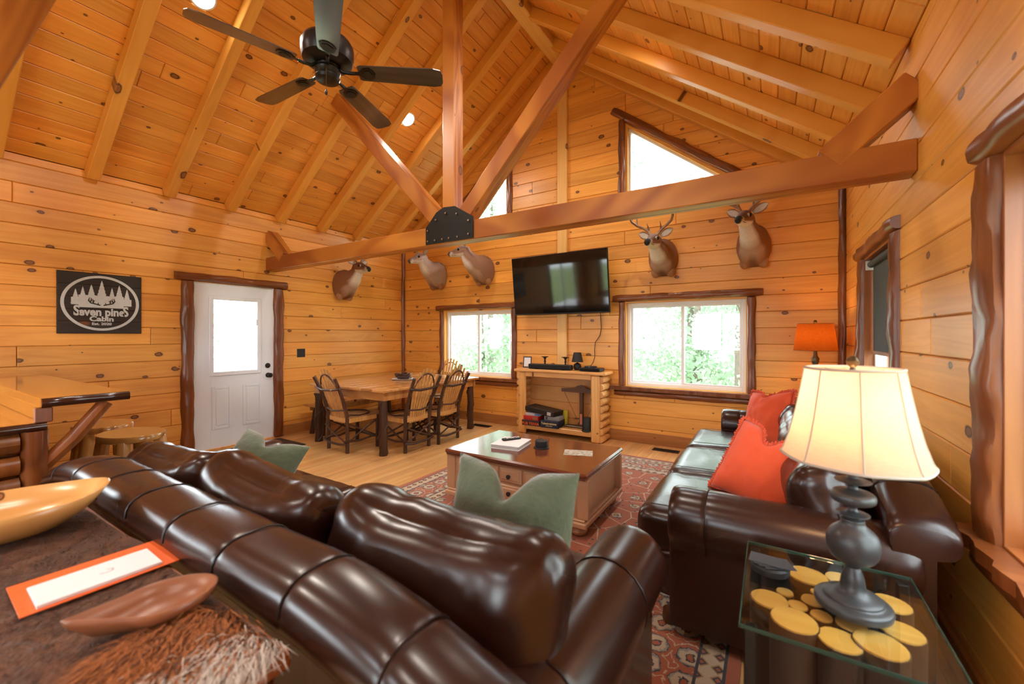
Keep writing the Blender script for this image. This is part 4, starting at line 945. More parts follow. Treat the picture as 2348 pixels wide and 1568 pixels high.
pf = empty('picture_frame', (-2.98, 5.20, ZK+.003), radians(12), 'small black picture frame on the cabinet', 'picture frame'); pf.rotation_euler = (radians(-10), 0, radians(12))
for q in ((-.062,-.05,0,.16),(.05,.062,0,.16),(-.05,.05,0,.014),(-.05,.05,.146,.16)): MB().bbox(q[0],q[1],-.006,.006,q[2],q[3],.002).build('frame_rail', M_matte, pf)
MB().box(-.051,.051,-.002,.002,.013,.147).build('print', M_paper, pf)
sb = empty('soundbar', (-2.56, 5.10, ZK), 0, 'long black soundbar on the cabinet', 'soundbar')
MB().bbox(-.325,.325,-.045,.045,.004,.072,.012).build('body', M_matte, sb); MB().bbox(-.31,.31,-.047,-.043,.012,.064,.003).build('grille', plain('speaker_cloth', (.006,.006,.007), .9), sb)
for q in (-.2,.2): MB().bbox(q-.03,q+.03,-.03,.03,0,.006,.001).build('foot', M_matte, sb)
for x, lab in ((-2.70, 'black candlestick on the cabinet, the left of the pair'), (-2.385, 'black candlestick on the cabinet, the right of the pair')):
    c = empty('candlestick', (x, 5.22, ZK), label=lab, cat='candlestick', group='black candlesticks')
    MB().lathe([(.04,0),(.042,.008),(.02,.016),(.010,.03),(.014,.07),(.008,.085),(.018,.10),(.010,.115),(.014,.14),(.03,.158)], 20).build('stem', M_matte, c, True)
    MB().lathe([(.03,.158),(.052,.164),(.052,.170),(.02,.172)], 20).build('drip_pan', M_matte, c, True)
sl = empty('mini_lamp', (-2.20, 5.20, ZK), label='small black table lamp with round base on the cabinet', cat='lamp')
MB().lathe([(.03,0),(.045,.012),(.056,.045),(.045,.08),(.02,.096),(.008,.10),(.008,.13)], 24).build('base', M_matte, sl, True)
MB().lathe([(.078,.11),(.076,.115),(.05,.235),(.048,.236),(.074,.112)], 28, cap=False).build('shade', M_matte, sl, True)
xb = empty('cable_box', (-1.965, 5.12, ZK), label='flat black cable box on the right end of the cabinet', cat='cable box')
MB().bbox(-.14,.14,-.09,.09,.004,.045,.006).build('case', M_matte, xb); MB().bbox(-.13,.13,-.0915,-.088,.01,.04,.001).build('front_panel', plain('gloss_black', (.01,.01,.012), .1), xb)
MB().bbox(-.07,.07,-.05,.05,.0,.004,.001).build('foot', M_matte, xb)
xr_ = empty('media_player', (-1.985, 5.13, ZK+.045), label='small black media player stacked on the cable box', cat='media player'); MB().bbox(-.07,.07,-.05,.05,0,.022,.006).build('case', M_matte, xr_); MB().bbox(-.01,.01,-.0515,-.049,.009,.013,.0005).build('indicator', M_silver, xr_)
# games and other things inside the cabinet
ZS = .130
def gbox(name, loc, dims, rz, label, c, texts=(), rot=None, band=None, stack=None):
    g = empty(name, loc, radians(rz), label, 'board game', 'board games in the cabinet')
    if rot: g.rotation_euler = rot
    w, d, h = dims; m = plain(name+'_%d' % len(bpy.data.materials), c, .45)
    MB().bbox(-w/2+.002, w/2-.002, -d/2+.002, d/2-.002, 0, h*.5, .002).build('box_base', m, g)
    MB().bbox(-w/2, w/2, -d/2, d/2, h*.22, h, .003).build('lid', m, g)
    Fx = Matrix.Rotation(radians(90), 4, 'X')
    for s, size, col, x, z in texts: text(s, size, 'lettering', plain('ink_%d' % len(bpy.data.materials), col, .5), g, Matrix.Translation((x, -d/2-.0012, z)) @ Fx, .0006, bold=.0004)
    if band: MB().box(band[0], band[1], -d/2-.0015, -d/2, band[2], band[3]).build('label_panel', plain('panel_%d' % len(bpy.data.materials), band[4], .5), g)
    return g
gbox('pub_game_box', (-2.80, 5.09, ZS), (.27, .24, .072), 2, 'black trivia game box with orange lettering at the bottom left of the shelf', (.022,.012,.012), (('PUB TRIVIA', .052, (.80,.12,.03), 0, .028),))
gbox('drawing_game_box', (-2.52, 5.10, ZS), (.26, .26, .095), 4, 'navy game box with cream lettering next to the trivia box', (.006,.014,.045), (('Telestrations', .042, (.75,.62,.25), -.005, .058), ('AFTER DARK', .016, (.60,.48,.2), 0, .026)))
gbox('red_game_box', (-2.80, 5.095, ZS+.072), (.24, .20, .058), -3, 'red game box on top of the black trivia box', (.48,.02,.025), (), band=(.03,.10,.008,.05,(.30,.12,.05)))
gbox('blue_game_box', (-2.79, 5.10, ZS+.130), (.22, .16, .038), 3, 'small white and blue game box above the red box', (.55,.57,.60), band=(.03,.10,.004,.034,(.08,.30,.58)))
gbox('grey_game_box', (-2.50, 5.11, ZS+.095), (.22, .18, .052), 2, 'grey game box on top of the navy box', (.30,.30,.29), band=(-.09,-.06,.008,.044,(.05,.05,.06)))
gbox('black_game_box', (-2.66, 5.11, ZS+.176), (.47, .25, .062), -4, 'large black game box lying slanted across the top of the pile', (.010,.009,.010), (), rot=(0, radians(5.5), radians(-6)), band=(.13,.19,.006,.05,(.5,.5,.5)))
gbox('yellow_game_box', (-2.40, 5.255, ZS), (.07, .05, .21), 8, 'bright yellow box standing behind the board games', (.62,.52,.03))
sc_ = empty('balance_scale', (-2.145, 5.215, ZS), label='dark walnut balance scale standing on the cabinet shelf', cat='scale')
MB().bbox(-.24,.20,-.06,.06,0,.024,.006).build('base', M_walnut, sc_); MB().bbox(-.025,.025,-.02,.02,.024,.50,.004).build('column', M_walnut, sc_)
for s_ in (-1,1): MB().prism([(s_*.025,.024),(s_*.06,.024),(s_*.05,.06),(s_*.025,.09)][::s_], -.012, .012, Matrix.Rotation(radians(90),4,'X')).build('bracket', M_walnut, sc_)
MB().prism([(-.28,.475),(.28,.475),(.28,.52),(.10,.53),(.05,.565),(.0,.578),(-.05,.565),(-.10,.53),(-.28,.52)], -.018, .018, Matrix.Rotation(radians(90),4,'X')).build('beam', M_walnut, sc_, loc=(0,-.02,0))
for z in (.50,.54): MB().lathe([(.007,0),(.006,.006),(.001,.008)], 10).build('rivet', M_brass, sc_, True, mtx=Matrix.Translation((0,-.038,z)) @ Matrix.Rotation(radians(90),4,'X'))
MB().bbox(-.016,.016,-.0225,-.02,.05,.19,.001).build('gauge_strip', plain('pink_strip', (.62,.22,.14), .5), sc_)
for s_ in (-1,1):
    MB().tube([(s_*.245,-.02,.47),(s_*.07,-.01,.13)], .0028, 5).build('chain', M_brass, sc_, True)
    MB().lathe([(.03,0),(.036,.006),(.034,.007),(.001,.003)], 18, (s_*.07,-.005,.118)).build('pan', M_brass, sc_, True)
sp = empty('smart_speaker', (-2.005, 5.065, ZS), label='black cylindrical speaker at the right of the cabinet shelf', cat='speaker')
MB().lathe([(.066,0),(.072,.006),(.072,.014),(.066,.02),(.066,.165),(.060,.176),(.001,.178)], 30).build('body', M_matte, sp, True); MB().lathe([(.05,.178),(.048,.181),(.001,.181)], 24).build('top_ring', M_black, sp, True)

# ------------------------------------------------------------------ left wall: sign, switch
sg_ = empty('cabin_sign', (XL+.012, 1.345, 1.69), label='dark plank sign with white oval, pine trees and lettering', cat='sign'); sg_.rotation_euler = (radians(90), 0, radians(90))   # local x along wall, y up, z into room
for k in range(5): MB().bbox(-.307,.307,-.30+k*.1192,-.30+k*.1192+.1186,-.010,.010,.003).build('plank', M_signwd, sg_)
OV = MB(); n = 72; ov, of = [], []
for k in range(n):
    a = 2*pi*k/n
    for r in (1, .915): ov += [(.286*r*cos(a)*(1.0 if r == 1 else .998), .272*r*sin(a), .0106), (.286*r*cos(a), .272*r*sin(a), .0118)]
for k in range(n):
    b = k*4; c = ((k+1) % n)*4; of += [(b+1,c+1,c+3,b+3), (b,c,c+1,b+1), (b+3,c+3,c+2,b+2)]
OV.add(ov, of).build('painted_oval', M_signpaint, sg_)
def pine(x, base, top, w):
    pts = []; n_ = 7; L_, R_ = [], []
    for i in range(n_+1):
        t = i/n_; y = top + (base-top)*t; ww = w*(t**.8); L_ += [(x-ww, y), (x-ww*.72, y-.002)]; R_ += [(x+ww, y), (x+ww*.72, y-.002)]
    return L_, R_
for x, top, w in ((-.185,.13,.034),(-.135,.155,.036),(-.075,.18,.045),(.0,.225,.052),(.075,.16,.036),(.13,.19,.045),(.19,.155,.036)):
    for i in range(7):                                   # each tree is a stack of spruce tiers
        t0, t1 = i/7, (i+1.25)/7; y0, y1 = top-(top+.01)*t0, top-(top+.01)*min(1, t1); MB().prism([(x-w*(t0*.75+.02), y0),(x-w*(min(1,t1)+.05), y1),(x+w*(min(1,t1)+.05), y1),(x+w*(t0*.75+.02), y0)], .0106, .0116+.00005*i).build('painted_tree_tier', M_signpaint, sg_)
for q in ((-.165,.165,-.045,.075),(-.215,-.1652,-.02,.05),(.1652,.225,-.02,.05)): MB().box(q[0],q[1],q[2],q[3],.0106,.0121).build('painted_forest', M_signpaint, sg_)
for s_ in (-1,1):
    for pts in (((.012,-.030),(.05,-.018),(.08,-.010),(.095,.012),(.088,.045)), ((.085,-.006),(.075,.018),(.077,.04)), ((.062,-.015),(.062,.012),(.066,.028)), ((.028,-.024),(.026,-.004)), ((.066,.004),(.048,.016))):
        MB().tube([(s_*a, b+.01, .0125) for a, b in pts], [.0055]*(len(pts)-1)+[.0015], 6).build('painted_antler', M_signwd, sg_, True)
TI = Matrix.Identity(4)
text('S', .135, 'lettering', M_signpaint, sg_, Matrix.Translation((-.178,-.082,.0112)), .0008, sx=.70, bold=.0045); text('even pine', .108, 'lettering', M_signpaint, sg_, Matrix.Translation((.002,-.09,.0112)), .0008, sx=.80, bold=.0042); text('S', .135, 'lettering', M_signpaint, sg_, Matrix.Translation((.180,-.082,.0112)), .0008, sx=.70, bold=.0045)
text('Cabin', .066, 'lettering', M_signpaint, sg_, Matrix.Translation((.0,-.157,.0112)), .0008, sx=1.15, bold=.0025)
text('Est. 2020', .034, 'lettering', M_signpaint, sg_, Matrix.Translation((.0,-.205,.0112)), .0008, sx=1.15, bold=.0012)
sw = empty('light_switch', (XL+.001, 3.423, 1.122), label='black double light switch right of the door', cat='switch')
MB().bbox(0,.006,-.06,.06,-.06,.06,.003).build('plate', M_matte, sw)
for y in (-.025,.025): MB().bbox(.005,.011,y-.014,y+.014,-.032,.032,.003).build('rocker', M_black, sw)

# ------------------------------------------------------------------ ceiling fan
fn = empty('ceiling_fan', (-2.51, 1.70, 3.06), label='black five-blade ceiling fan hanging from the ridge', cat='fan')
MB().lathe([(.001,0),(.05,.002),(.072,.012),(.078,.03),(.07,.045),(.075,.05),(.082,.075),(.07,.095),(.072,.11)], 32).build('switch_housing', M_black, fn, True)
MB().lathe([(.072,.105),(.12,.115),(.155,.14),(.165,.18),(.165,.235),(.15,.265),(.10,.29),(.04,.31),(.02,.33)], 40).build('motor_housing', M_black, fn, True)
MB().lathe([(.016,.32),(.016,2.05)], 14).build('downrod', M_black, fn, True); MB().lathe([(.07,2.10),(.065,2.04),(.03,2.0)], 24).build('canopy', M_black, fn, True)
M_blade = wood('black_fan_blade', (.012,.013,.014), (.04,.043,.046), dens=0, grain=14, tint=.02, rough=.3, rings=.9, coat=1.0, spec=.8)
for k in range(5):
    a = radians(38+72*k); R_ = Matrix.Rotation(a, 4, 'Z') @ Matrix.Translation((0,0,.075)) @ Matrix.Rotation(radians(-11), 4, 'X')
    out = [(.20,-.052),(.22,-.062),(.70,-.076),(.745,-.066),(.76,-.035),(.76,.035),(.745,.066),(.70,.076),(.22,.062),(.20,.052)]
    bl_ = MB().prism(out, 0, .006).build('blade', M_blade, fn, mtx=R_)
    MB().prism([(.145,-.012),(.21,-.014),(.235,-.042),(.275,-.05),(.30,-.03),(.31,0),(.30,.03),(.275,.05),(.235,.042),(.21,.014),(.145,.012)], -.005, -.0005).build('bracket_plate', M_black, bl_)
    MB().prism([(.225,0),(.245,-.028),(.275,-.034),(.292,0),(.275,.034),(.245,.028)], -.009, -.0055).build('bracket_rim', M_matte, bl_)
    MB().tube([(.065,0,.035),(.10,0,.0),(.15,0,-.005),(.18,0,-.004)], .011, 8).build('blade_arm', M_black, bl_, True)
pc = MB().tube([(.06,-.05,.05),(.062,-.052,-.09)], .0015, 5).build('pull_chain', M_brass, fn, True); MB().lathe([(.001,-.13),(.008,-.12),(.009,-.105),(.003,-.09)], 10, (.062,-.052,0)).build('chain_pull', M_black, pc, True)

# ------------------------------------------------------------------ foreground console, bar, stools
cn = empty('console_table', (-1.6, .22, 0), label='console table behind the foreground sofa, draped with a hide', cat='table')
MB().bbox(-.95,.80,-.28,.245,.715,.752,.006).build('top', M_scoop, cn)
for sx in (-.90,.75):
    for sy in (-.24,.20): MB().bbox(sx-.025,sx+.025,sy-.025,sy+.025,0,.715,.004).build('leg', M_walnut, cn)
MB().bbox(-.88,.73,-.23,.19,.60,.715,.003).build('apron', M_walnut, cn)
def hide_mat():
    t = NT('animal_hide'); o = t.obj(); n1 = t.noise(o, 8, 4, .6, .8); n2 = t.noise(o, 160, 2); n3 = t.noise(o, 17, 3)
    c = t.ramp(n1, [(.28,(.16,.16,.17)),(.38,(.12,.052,.026)),(.50,(.085,.030,.011)),(.60,(.17,.062,.022)),(.74,(.16,.13,.12))]); c = t.mix(t.math('MULTIPLY', n3, .3), c, (.05,.02,.010)); t.base(c); t.set(Roughness=.8); t.b.inputs['Sheen Weight'].default_value = .05; t.bump(n2, .6, .008); return t.m
hd = empty('hide_runner', (-1.6, .22, .752), label='dark brown animal hide with a white tipped tail fur on the console', cat='hide')
pts = []; mb = MB(); nx, ny = 60, 22; v = []; f = []
for i in range(nx+1):
    for j in range(ny+1):
        u, w_ = i/nx, j/ny; x = -.94 + 1.71*u; y = -.27 + .505*w_; e = .022*noise.noise(Vector((x*5, j*.01, 3)))*(1 if j == ny else 0)
        if u > .93: y = -.02+(y+.02)*(1-.5*(u-.93)/.07)
        v.append((x + .02*noise.noise(Vector((y*8, 2, 1)))*(u > .98), y+e, .005 + .004*noise.noise(Vector((x*7, y*7, 0)))))
for i in range(nx):
    for j in range(ny): f.append((i*(ny+1)+j, (i+1)*(ny+1)+j, (i+1)*(ny+1)+j+1, i*(ny+1)+j+1))
mb.add(v, f).build('skin', hide_mat(), hd, 2)
def fur(name, parent, n, region, seed, cols, ln, rw=.0011):
    rnd = random.Random(seed); mb = MB(); vc = []
    for k in range(n):
        x, y, t = region(rnd); a = rnd.gauss(-1.1, .45); L = ln*rnd.uniform(.6, 1.2); p0 = Vector((x, y, .004)); d = Vector((cos(a), sin(a), 0)); lift = rnd.uniform(.25,.75)
        p1 = p0 + d*L*.5 + Vector((0,0,L*.5*lift)); p2 = p0 + d*L + Vector((0,0,L*.35*lift)); s_ = Vector((-d.y, d.x, 0))*rw
        b = len(mb.v); mb.v += [tuple(p0-s_), tuple(p0+s_), tuple(p1+s_*.9), tuple(p1-s_*.9), tuple(p2)]; mb.f += [(b,b+1,b+2,b+3), (b+3,b+2,b+4)]
        c = cols(t, rnd); vc += [tuple(q*.6 for q in c)]*2 + [c]*3
    return mb.build(name, M_furm, parent, 2, col=vc, kind='stuff')
M_furm = vcol('fur_strands', .7, 40, .1); M_furm.node_tree.nodes['Principled BSDF'].inputs['Specular IOR Level'].default_value = .2
fur('tail_fur', hd, 20000, lambda r: (lambda t: (.56+.22*t + r.gauss(0,.015), .215 - .17*r.random() + r.gauss(0,.012), t))(r.random()), 4, lambda t, r: ((.42,.14,.035) if r.random() > .35 else (.13,.045,.015)) if t + r.gauss(0,.12) < .72 else (.62,.56,.50), .085)
fur('short_fur', hd, 9000, lambda r: (r.uniform(-.5,.76), r.uniform(-.26,.235), 0), 6, lambda t, r: r.choice([(.11,.040,.015),(.17,.066,.026),(.06,.024,.011),(.15,.11,.085)]), .028, .0008)
bw = empty('dough_bowl', (-1.975, .215, .762), radians(76), 'long carved maple dough bowl at the left end of the console', 'bowl')
def boat(zs, hl, hw, n=36):
    return [[Vector((hl*s_*math.copysign(abs(cos(a))**.9, cos(a)), hw*s_*math.copysign(abs(sin(a))**.9, sin(a)), z + lift*abs(cos(a))**4)) for a in [2*pi*k/n for k in range(n)]] for s_, z, lift in zs]
MB().loft(boat([(.35,.0,0),(.62,.012,.004),(.85,.05,.01),(1.0,.098,.018),(.965,.100,.018),(.84,.055,.01),(.60,.022,.004),(.2,.014,0)], .27, .175)).build('bowl', M_bowl, bw, 2)
MB().tube([(-.03,-.10,.050),(-.02,-.05,.026),(.0,.0,.018),(-.01,.05,.025),(.0,.10,.050)], [.002,.004,.005,.004,.002], 6).build('crack', M_walnut, bw, True)
pad = empty('orange_folder', (-1.45, .338, .7645), radians(88), 'orange laminated folder with a white notepad on the hide', 'folder')
MB().bbox(-.14,.14,-.095,.095,0,.0025,.0008).build('folder_sheet', M_orange, pad)
np_ = empty('notepad', (-1.425, .333, .767), radians(88), 'white notepad with torn perforated edge on the orange folder', 'notepad')
MB().bbox(-.11,.11,-.06,.06,0,.008,.001).build('pages', M_paper, np_)
for k in range(31): MB().box(-.11+k*.007, -.1065+k*.007, .061, .068, .001, .003).build('binding_tooth', M_paper, np_)
MB().prism([(.0,-.006),(.012,-.012),(.026,-.008),(.03,.004),(.018,.010),(.016,.008),(.026,.003),(.023,-.005),(.012,-.009),(.004,-.004)], .008, .0084).build('printed_mark', plain('faint_ink', (.45,.46,.50), .8), np_)
so_ = empty('wooden_scoop', (-1.115, .352, .764), radians(74), 'hand-carved reddish wooden scoop lying on the hide', 'scoop'); so_.scale = (.86, 1.35, 1)
def scp(s_, z, sh=0):
    q = []
    for k in range(30):
        a = 2*pi*k/30; c = cos(a); wdt = .055*(1 - .75*max(0, -c)**1.6); q.append(Vector((.125*s_*c - (.04*s_ if c < -.5 else 0)*max(0,-c-.5)*2, wdt*s_*sin(a), z + .014*max(0, -c)**2*(s_ > .8))))
    return q
MB().loft([scp(.35,0), scp(.7,.008), scp(.95,.028), scp(1.0,.045), scp(.95,.046), scp(.78,.026), scp(.5,.014), scp(.15,.010)]).build('bowl', M_scoop, so_, 2)

bar = empty('bar_counter', (-3.11, .5, 0), label='varnished log bar counter with raised live-edge top at the left', cat='counter')
def live_slab(name, x0, x1, y0, y1, z0, z1, seed):
    n = 16; rings = []                                            # dark bark edge at x1
    o = MB().bbox(x0, x1-.02, y0, y1, z0, z1, .004).build(name, M_bar, bar)
    for i in range(n+1):
        y = y0 + (y1-y0)*i/n; w = .022*(1+.5*noise.noise(Vector((y*9, seed, 0)))); rings.append([Vector((x1-.022 + w*(1.0*max(0, cos(a)))**.7, y, (z0+z1)/2 + (z1-z0)*.52*sin(a))) for a in [-pi/2 + pi*k/8 for k in range(9)]])
    MB().loft(rings).build('bark_edge', plain('bark_edge_%d' % seed, (.045,.014,.007), .15), o, True)
live_slab('raised_top', -2.4, .0, .02, .36, 1.005, 1.05, 1); live_slab('lower_top', -2.4, .0, -1.6, .04, .89, .93, 2)
MB().bbox(-2.4, -.03, .02, .05, .93, 1.005, .004).build('riser', M_bar, bar); MB().bbox(-.06, -.01, .0, .06, .93, 1.005, .004).build('riser_post', M_barlog, bar)
MB().tube([(-.045,-.0,0),(-.045,0,.3),(-.043,0,.6),(-.045,0,.89)], [.05,.049,.05,.048], 14, True, .12, 2).build('post', M_barlog, bar, True)
for k in range(8): MB().tube([(-.05,-1.6+1.55*i/8,.08+k*.108) for i in range(9)], [.05,.052,.05,.053,.05,.051,.052,.05,.05], 10, True, .12, k).build('end_log', M_barlog, bar, True)
for k in range(8): MB().tube([(-2.4+2.34*i/8,.0,.08+k*.108) for i in range(9)], [.05]*9, 10, True, .12, k+20).build('front_log', M_barlog, bar, True)
for x in (-.05, -1.6): MB().tube([(x,.03,.70),(x,.14,.82),(x,.27,1.0)], [.033,.035,.033], 10, True, .12, 4).build('brace', M_dark, bar, True)
MB().bbox(-2.4,-.09,-1.5,-.04,.02,.88,.01).build('cabinet_body', M_barlog, bar)
def stool(x, y, rz, label):
    s = empty('log_stool', (x, y, 0), radians(rz), label, 'stool', 'log bar stools')
    def rg_(z, s_): return [Vector((.21*s_*cos(2*pi*k/28)*(1+.06*noise.noise(Vector((cos(2*pi*k/28),sin(2*pi*k/28),x)))), .17*s_*sin(2*pi*k/28)*(1+.06*noise.noise(Vector((cos(2*pi*k/28)+3,sin(2*pi*k/28),x)))), z)) for k in range(28)]
    MB().loft([rg_(.665,.92), rg_(.672,.99), rg_(.70,1.0), rg_(.71,.97)]).build('seat', M_stool, s, True)
    for sx in (-1,1):
        for sy in (-1,1): MB().tube([(sx*.19,sy*.15,0),(sx*.16,sy*.125,.33),(sx*.125,sy*.10,.675)], [.045,.042,.036], 12, True, .12, sx+sy*2).build('leg', M_stool, s, True)
    for sx in (-1,1): MB().tube([(sx*.165,-.13,.28),(sx*.165,.13,.28)], .024, 10, True, .1, sx).build('rung', M_stool, s, True)
    for sy in (-1,1): MB().tube([(-.165,sy*.13,.20),(.165,sy*.13,.20)], .024, 10, True, .1, sy+4).build('rung', M_stool, s, True)
stool(-3.70, 1.03, 8, 'log bar stool with a slab seat at the end of the bar'); stool(-4.25, 1.02, -5, 'log bar stool half hidden behind the first one at the bar')

# ------------------------------------------------------------------ mounted deer
def deer(loc, wall_rz, yaw, label, antler=1.0, pitch=-.22, scale=1.0, pale=0.0, hr=.28, seed=0):
    """local +X leaves the wall; yaw turns the head towards +Y"""
    D = empty('deer_mount', loc, wall_rz, label, 'deer mount', 'mounted deer heads'); D.scale = (scale,)*3
    ya = yaw; ny_ = sin(ya); hx_ = cos(ya)
    def turn(p, k): a = ya*k; return Vector((p[0]*cos(a)-p[1]*sin(a), p[0]*sin(a)+p[1]*cos(a), p[2]))
    z_ = hr-.06; st = [((0,0,-.02),.15,.215),((.03,0,-.02),.158,.222),((.09,0,-.01),.158,.212),((.16,0,.05*z_/.22),.14,.185),((.225,0,.30*z_),.112,.15),((.275,0,.55*z_),.092,.125),((.31,0,.80*z_),.080,.105),((.335,0,z_),.072,.092)]
    C = []; R_ = []; 
    for i, (p, a, b) in enumerate(st): C.append(turn(p, min(.55, .08*i))); R_.append((a, b))
    base = C[-1]; h = Vector((cos(ya)*cos(pitch), sin(ya)*cos(pitch), sin(pitch))); up = Vector((0,0,1)); hb = base + Vector((0,0,.055)) + h*.015
    hs = [(.0,.070,.085),(.03,.075,.088),(.065,.075,.084),(.095,.065,.073),(.13,.051,.060),(.165,.042,.050),(.195,.039,.044),(.22,.037,.039),(.235,.029,.030),(.242,.012,.014)]
    for d, a, b in hs: C.append(hb + h*d - up*.014*(d/.24)); R_.append((a, b))
    n = 26; rings = []; col = []; nb = len(st)
    B, LB, DK, WH = Vector((.235,.092,.034)), Vector((.36,.18,.085)), Vector((.10,.038,.015)), Vector((.74,.69,.62))
    if pale: B = B.lerp(WH, pale*.6)
    for i in range(len(C)):
        t = (C[min(i+1, len(C)-1)] - C[max(i-1, 0)]).normalized()
        if i <= 1: t = Vector((1,0,0.0))
        lat = Vector((-t.y, t.x, 0)); lat = lat.normalized() if lat.length > 1e-3 else Vector((0,1,0)); upv = t.cross(lat)
        if upv.z < 0 and i < 3: upv = -upv
        upv = t.cross(lat); a, b = R_[i]; q = []
        for k in range(n):
            an = 2*pi*k/n; s_, c_ = sin(an), cos(an); e = 1.0
            if i <= 3 and s_ < -.3: e = 1 - .10*(abs(c_) < .35)*(1 if i > 0 else .5)         # cleft between the forelegs
            q.append(C[i] + lat*(a*c_*e) + upv*(b*s_*e))
            if i < nb:
                c = B.lerp(DK, max(0, s_)**2*.45).lerp(LB, max(0, -s_)**2*.35)
                if s_ < -.35 and i >= nb-3: c = c.lerp(WH, .95 if s_ < -.6 else .5)
                elif s_ < -.5 and i >= 3: c = c.lerp(LB.lerp(WH, .3), .7)
                if i <= 2 and s_ < -.75: c = c.lerp(LB if abs(c_) > .3 else DK, .6)
            else:
                j = i-nb; c = B.copy()
                if s_ > .3: c = c.lerp(DK, .55)
                if s_ < -.35: c = WH.copy()
                if 4 <= j <= 6 and s_ > .2: c = DK.lerp(B, .2)
                if j in (6, 7) : c = c.lerp(WH, .55 if s_ < .6 else .0)
                if j >= 8 or (j == 7 and s_ > .2): c = Vector((.012,.010,.010))
            col.append(tuple(c.lerp(WH, pale*.25 if i >= nb-2 else 0)))
        rings.append(q)
    MB().loft(rings).build('hide_form', M_hide, D, 2, col=col)
    latH = Vector((-h.y, h.x, 0)).normalized(); upH = h.cross(latH)
    for s_ in (-1, 1):
        e = hb + h*.092 + latH*(s_*.061) + upH*.026
        MB().sphere(tuple(e), .019, 12, 8).build('eye', M_soot, D, True)
        ec = MB().sphere(tuple(e - latH*s_*.012 - upH*.001), .025, 12, 8, (1,1,.85)); ec.build('eye_ring', M_hide, D, 2, col=[tuple(WH*.55)]*len(ec.v))
        r0 = hb + latH*(s_*.06) + upH*.05 + h*.0; dirE = (latH*s_*.86 + upH*.42 - h*.20).normalized(); sid = dirE.cross(h).normalized(); th_ = dirE.cross(sid); er = []; ecol = []
        for t, w, th in ((0,.018,.016),(.25,.036,.018),(.5,.044,.014),(.75,.034,.009),(.93,.014,.005),(1.0,.003,.002)):
            cc = r0 + dirE*(.15*t)
            for k in range(12):
                an = 2*pi*k/12; er.append(cc + sid*(w*cos(an)) + th_*(th*sin(an)*(1 if sin(an)*th_.dot(h) <= 0 else -.35))); front = sin(an)*th_.dot(h) > 0
                ecol.append(tuple(WH*.75 if front and abs(cos(an)) < .85 else B*.9))
        MB().loft([er[i*12:(i+1)*12] for i in range(6)]).build('ear', M_hide, D, 2, col=ecol)
        MB().sphere(tuple(C[-2] + latH*s_*.012 + h*.004 + upH*.004), .007, 8, 6).build('nostril', M_soot, D, True)
        if antler:
            o = hb + upH*.072 + latH*(s_*.032) + h*.025; k = antler
            def A(l, u, f): return o + latH*(s_*l*k) + Vector((0,0,1))*(u*k) + h*(f*k)
            main = [A(0,-.01,0), A(.03,.04,-.03), A(.09,.085,-.03), A(.15,.12,.0), A(.185,.165,.06), A(.185,.205,.12), A(.165,.235,.165)]
            an_ = MB().tube(main, [.016,.015,.0145,.014,.012,.009,.003], 9, True, .12, seed).build('antler', M_antler, D, True)
            for b_, d_ in ((1,(.01,.09,.045)),(3,(.01,.13,.0)),(4,(-.005,.125,.0)),(5,(-.01,.075,-.01))):
                p = main[b_]; tip = p + latH*(s_*d_[0]*k) + Vector((0,0,1))*(d_[1]*k) + h*(d_[2]*k); mid = p.lerp(tip,.5) + h*(-.008)
                MB().tube([p, mid, tip], [.010,.008,.002], 7, True, .1, seed).build('tine', M_antler, an_, True)
    for s_ in (-1, 1):
        lg_ = MB().sphere((.075, s_*.085, -.185), .062, 14, 9, (.8,.75,1.0)); lg_.build('foreleg_stub', M_hide, D, 2, col=[tuple(LB)]*len(lg_.v))
    MB().tube([hb + h*.14 + latH*.040 - upH*.042, hb + h*.20 + latH*.033 - upH*.034, hb + h*.236 - upH*.034, hb + h*.20 - latH*.033 - upH*.034, hb + h*.14 - latH*.040 - upH*.042], .0025, 5).build('mouth_line', M_soot, D, True)
    return D
NEG = radians(-90)                                       # out of the far wall: local +X -> -Y, local +Y -> +X
deer((XL, 4.08, 2.17), 0, radians(4), 'brown mounted buck on the left wall looking towards the camera', .8, -.12, 1.06, hr=.22, seed=1)
deer((-4.79, YB, 2.40), NEG, radians(-16), 'pale mounted doe on the far wall next to the corner', 0, -.30, 1.06, pale=.7, hr=.24, seed=2)
deer((-3.82, YB, 2.41), NEG, radians(-50), 'mounted doe in profile on the far wall left of the television', 0, -.22, 1.06, pale=.15, hr=.26, seed=3)
deer((-1.11, YB, 2.34), NEG, radians(-8), 'mounted buck with wide antlers on the far wall right of the television', 1.05, -.16, 1.06, hr=.13, seed=4)
deer((-.15, YB, 2.37), NEG, radians(-16), 'mounted buck near the right corner looking left with tall antlers', 1.1, -.18, 1.06, hr=.22, seed=5)

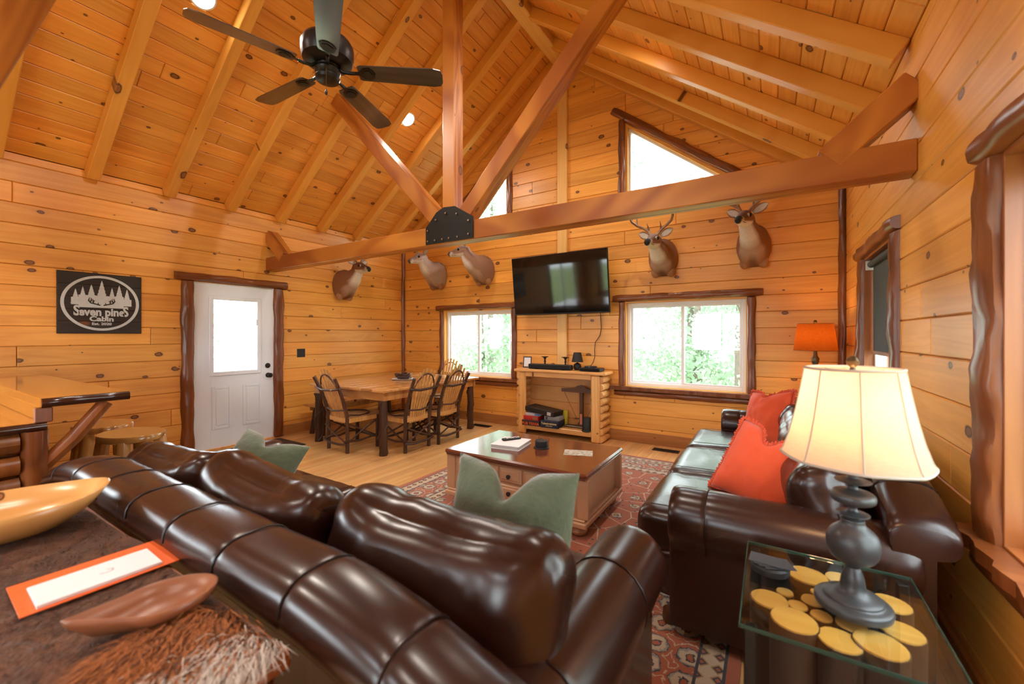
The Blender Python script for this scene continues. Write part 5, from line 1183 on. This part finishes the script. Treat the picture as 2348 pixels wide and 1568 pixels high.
# ------------------------------------------------------------------ outside
gd = tag(MB().box(-40, 40, -40, 40, -.9, -.6).build('ground', plain('meadow', (.20,.26,.08), .9, nz=.4, nscale=2)), 'grassy ground outside the cabin', 'ground', kind='structure')
M_trunk = plain('tree_bark', (.16,.13,.11), .9, nz=.4, nscale=12)
def leafmat():
    t = NT('spring_leaves'); n1 = t.noise(t.obj(), 3, 3); c = t.mix(n1, (.22,.33,.22), (.42,.53,.40)); df = t.n('ShaderNodeBsdfDiffuse'); tl = t.n('ShaderNodeBsdfTranslucent'); mx = t.n('ShaderNodeMixShader'); mx.inputs[0].default_value = .55
    t.l(c, df.inputs[0]); t.l(c, tl.inputs[0]); t.l(df.outputs[0], mx.inputs[1]); t.l(tl.outputs[0], mx.inputs[2]); t.l(mx.outputs[0], t.out.inputs[0]); return t.m
M_leaf = leafmat()
def tree_mesh(seed, H):
    r = random.Random(seed); T = empty('tree', (0,0,-.6), cat='tree', group='trees beyond the windows')
    MB().tube([(r.uniform(-.1,.1)*z, r.uniform(-.1,.1)*z, z*H) for z in (0,.25,.5,.75,1)], [.13,.11,.09,.06,.02], 8, True, .2, seed).build('trunk', M_trunk, T, True)
    mb = MB()
    for b in range(38):
        bz = r.uniform(.02,.98)*H; ba = r.uniform(0, 2*pi); br_ = r.uniform(.2, 1.5)*(1.15-bz/H*.8); c = Vector((br_*cos(ba), br_*sin(ba), bz)); s_ = r.uniform(.35,.75)
        for k in range(95):
            d = Vector((r.gauss(0,1), r.gauss(0,1), r.gauss(0,.7))); d = d.normalized()*s_*r.random()**.4; p = c + d; q = .075*r.uniform(.6,1.4)
            u = Vector((r.gauss(0,1), r.gauss(0,1), r.gauss(0,1))).normalized(); w = u.cross(Vector((r.gauss(0,1), r.gauss(0,1), 1))).normalized()
            i = len(mb.v); mb.v += [tuple(p-u*q), tuple(p-w*q*.5), tuple(p+u*q), tuple(p+w*q*.5)]; mb.f.append((i,i+1,i+2,i+3))
    mb.build('foliage', M_leaf, T, kind='stuff'); return T
protos = [tree_mesh(s_, h_) for s_, h_ in ((1,6.5),(2,8.0),(3,5.0))]
rnd = random.Random(12); k = 0
spots = [(-9.5+1.55*i + rnd.uniform(-.4,.4), YB + rnd.uniform(3.0,5.5) + 2.5*(i % 2)) for i in range(12)] + [(-9+2.3*i, YB+9.5+rnd.uniform(-1,1)) for i in range(9)] + [(4.5+rnd.uniform(-.5,1.5), y) for y in (-1,1.5,3.6,5.8)] + [(-10.5,1.5),(-11,3.8),(-4,-8),(0,-9)]
for i, (x, y) in enumerate(spots):
    t = protos[i] if i < 3 else copy_tree(protos[i % 3]); t.location = (x, y, -.6); t.rotation_euler = (0,0,rnd.uniform(0,6)); t['label'] = 'slender leafy spring tree outside the cabin windows'
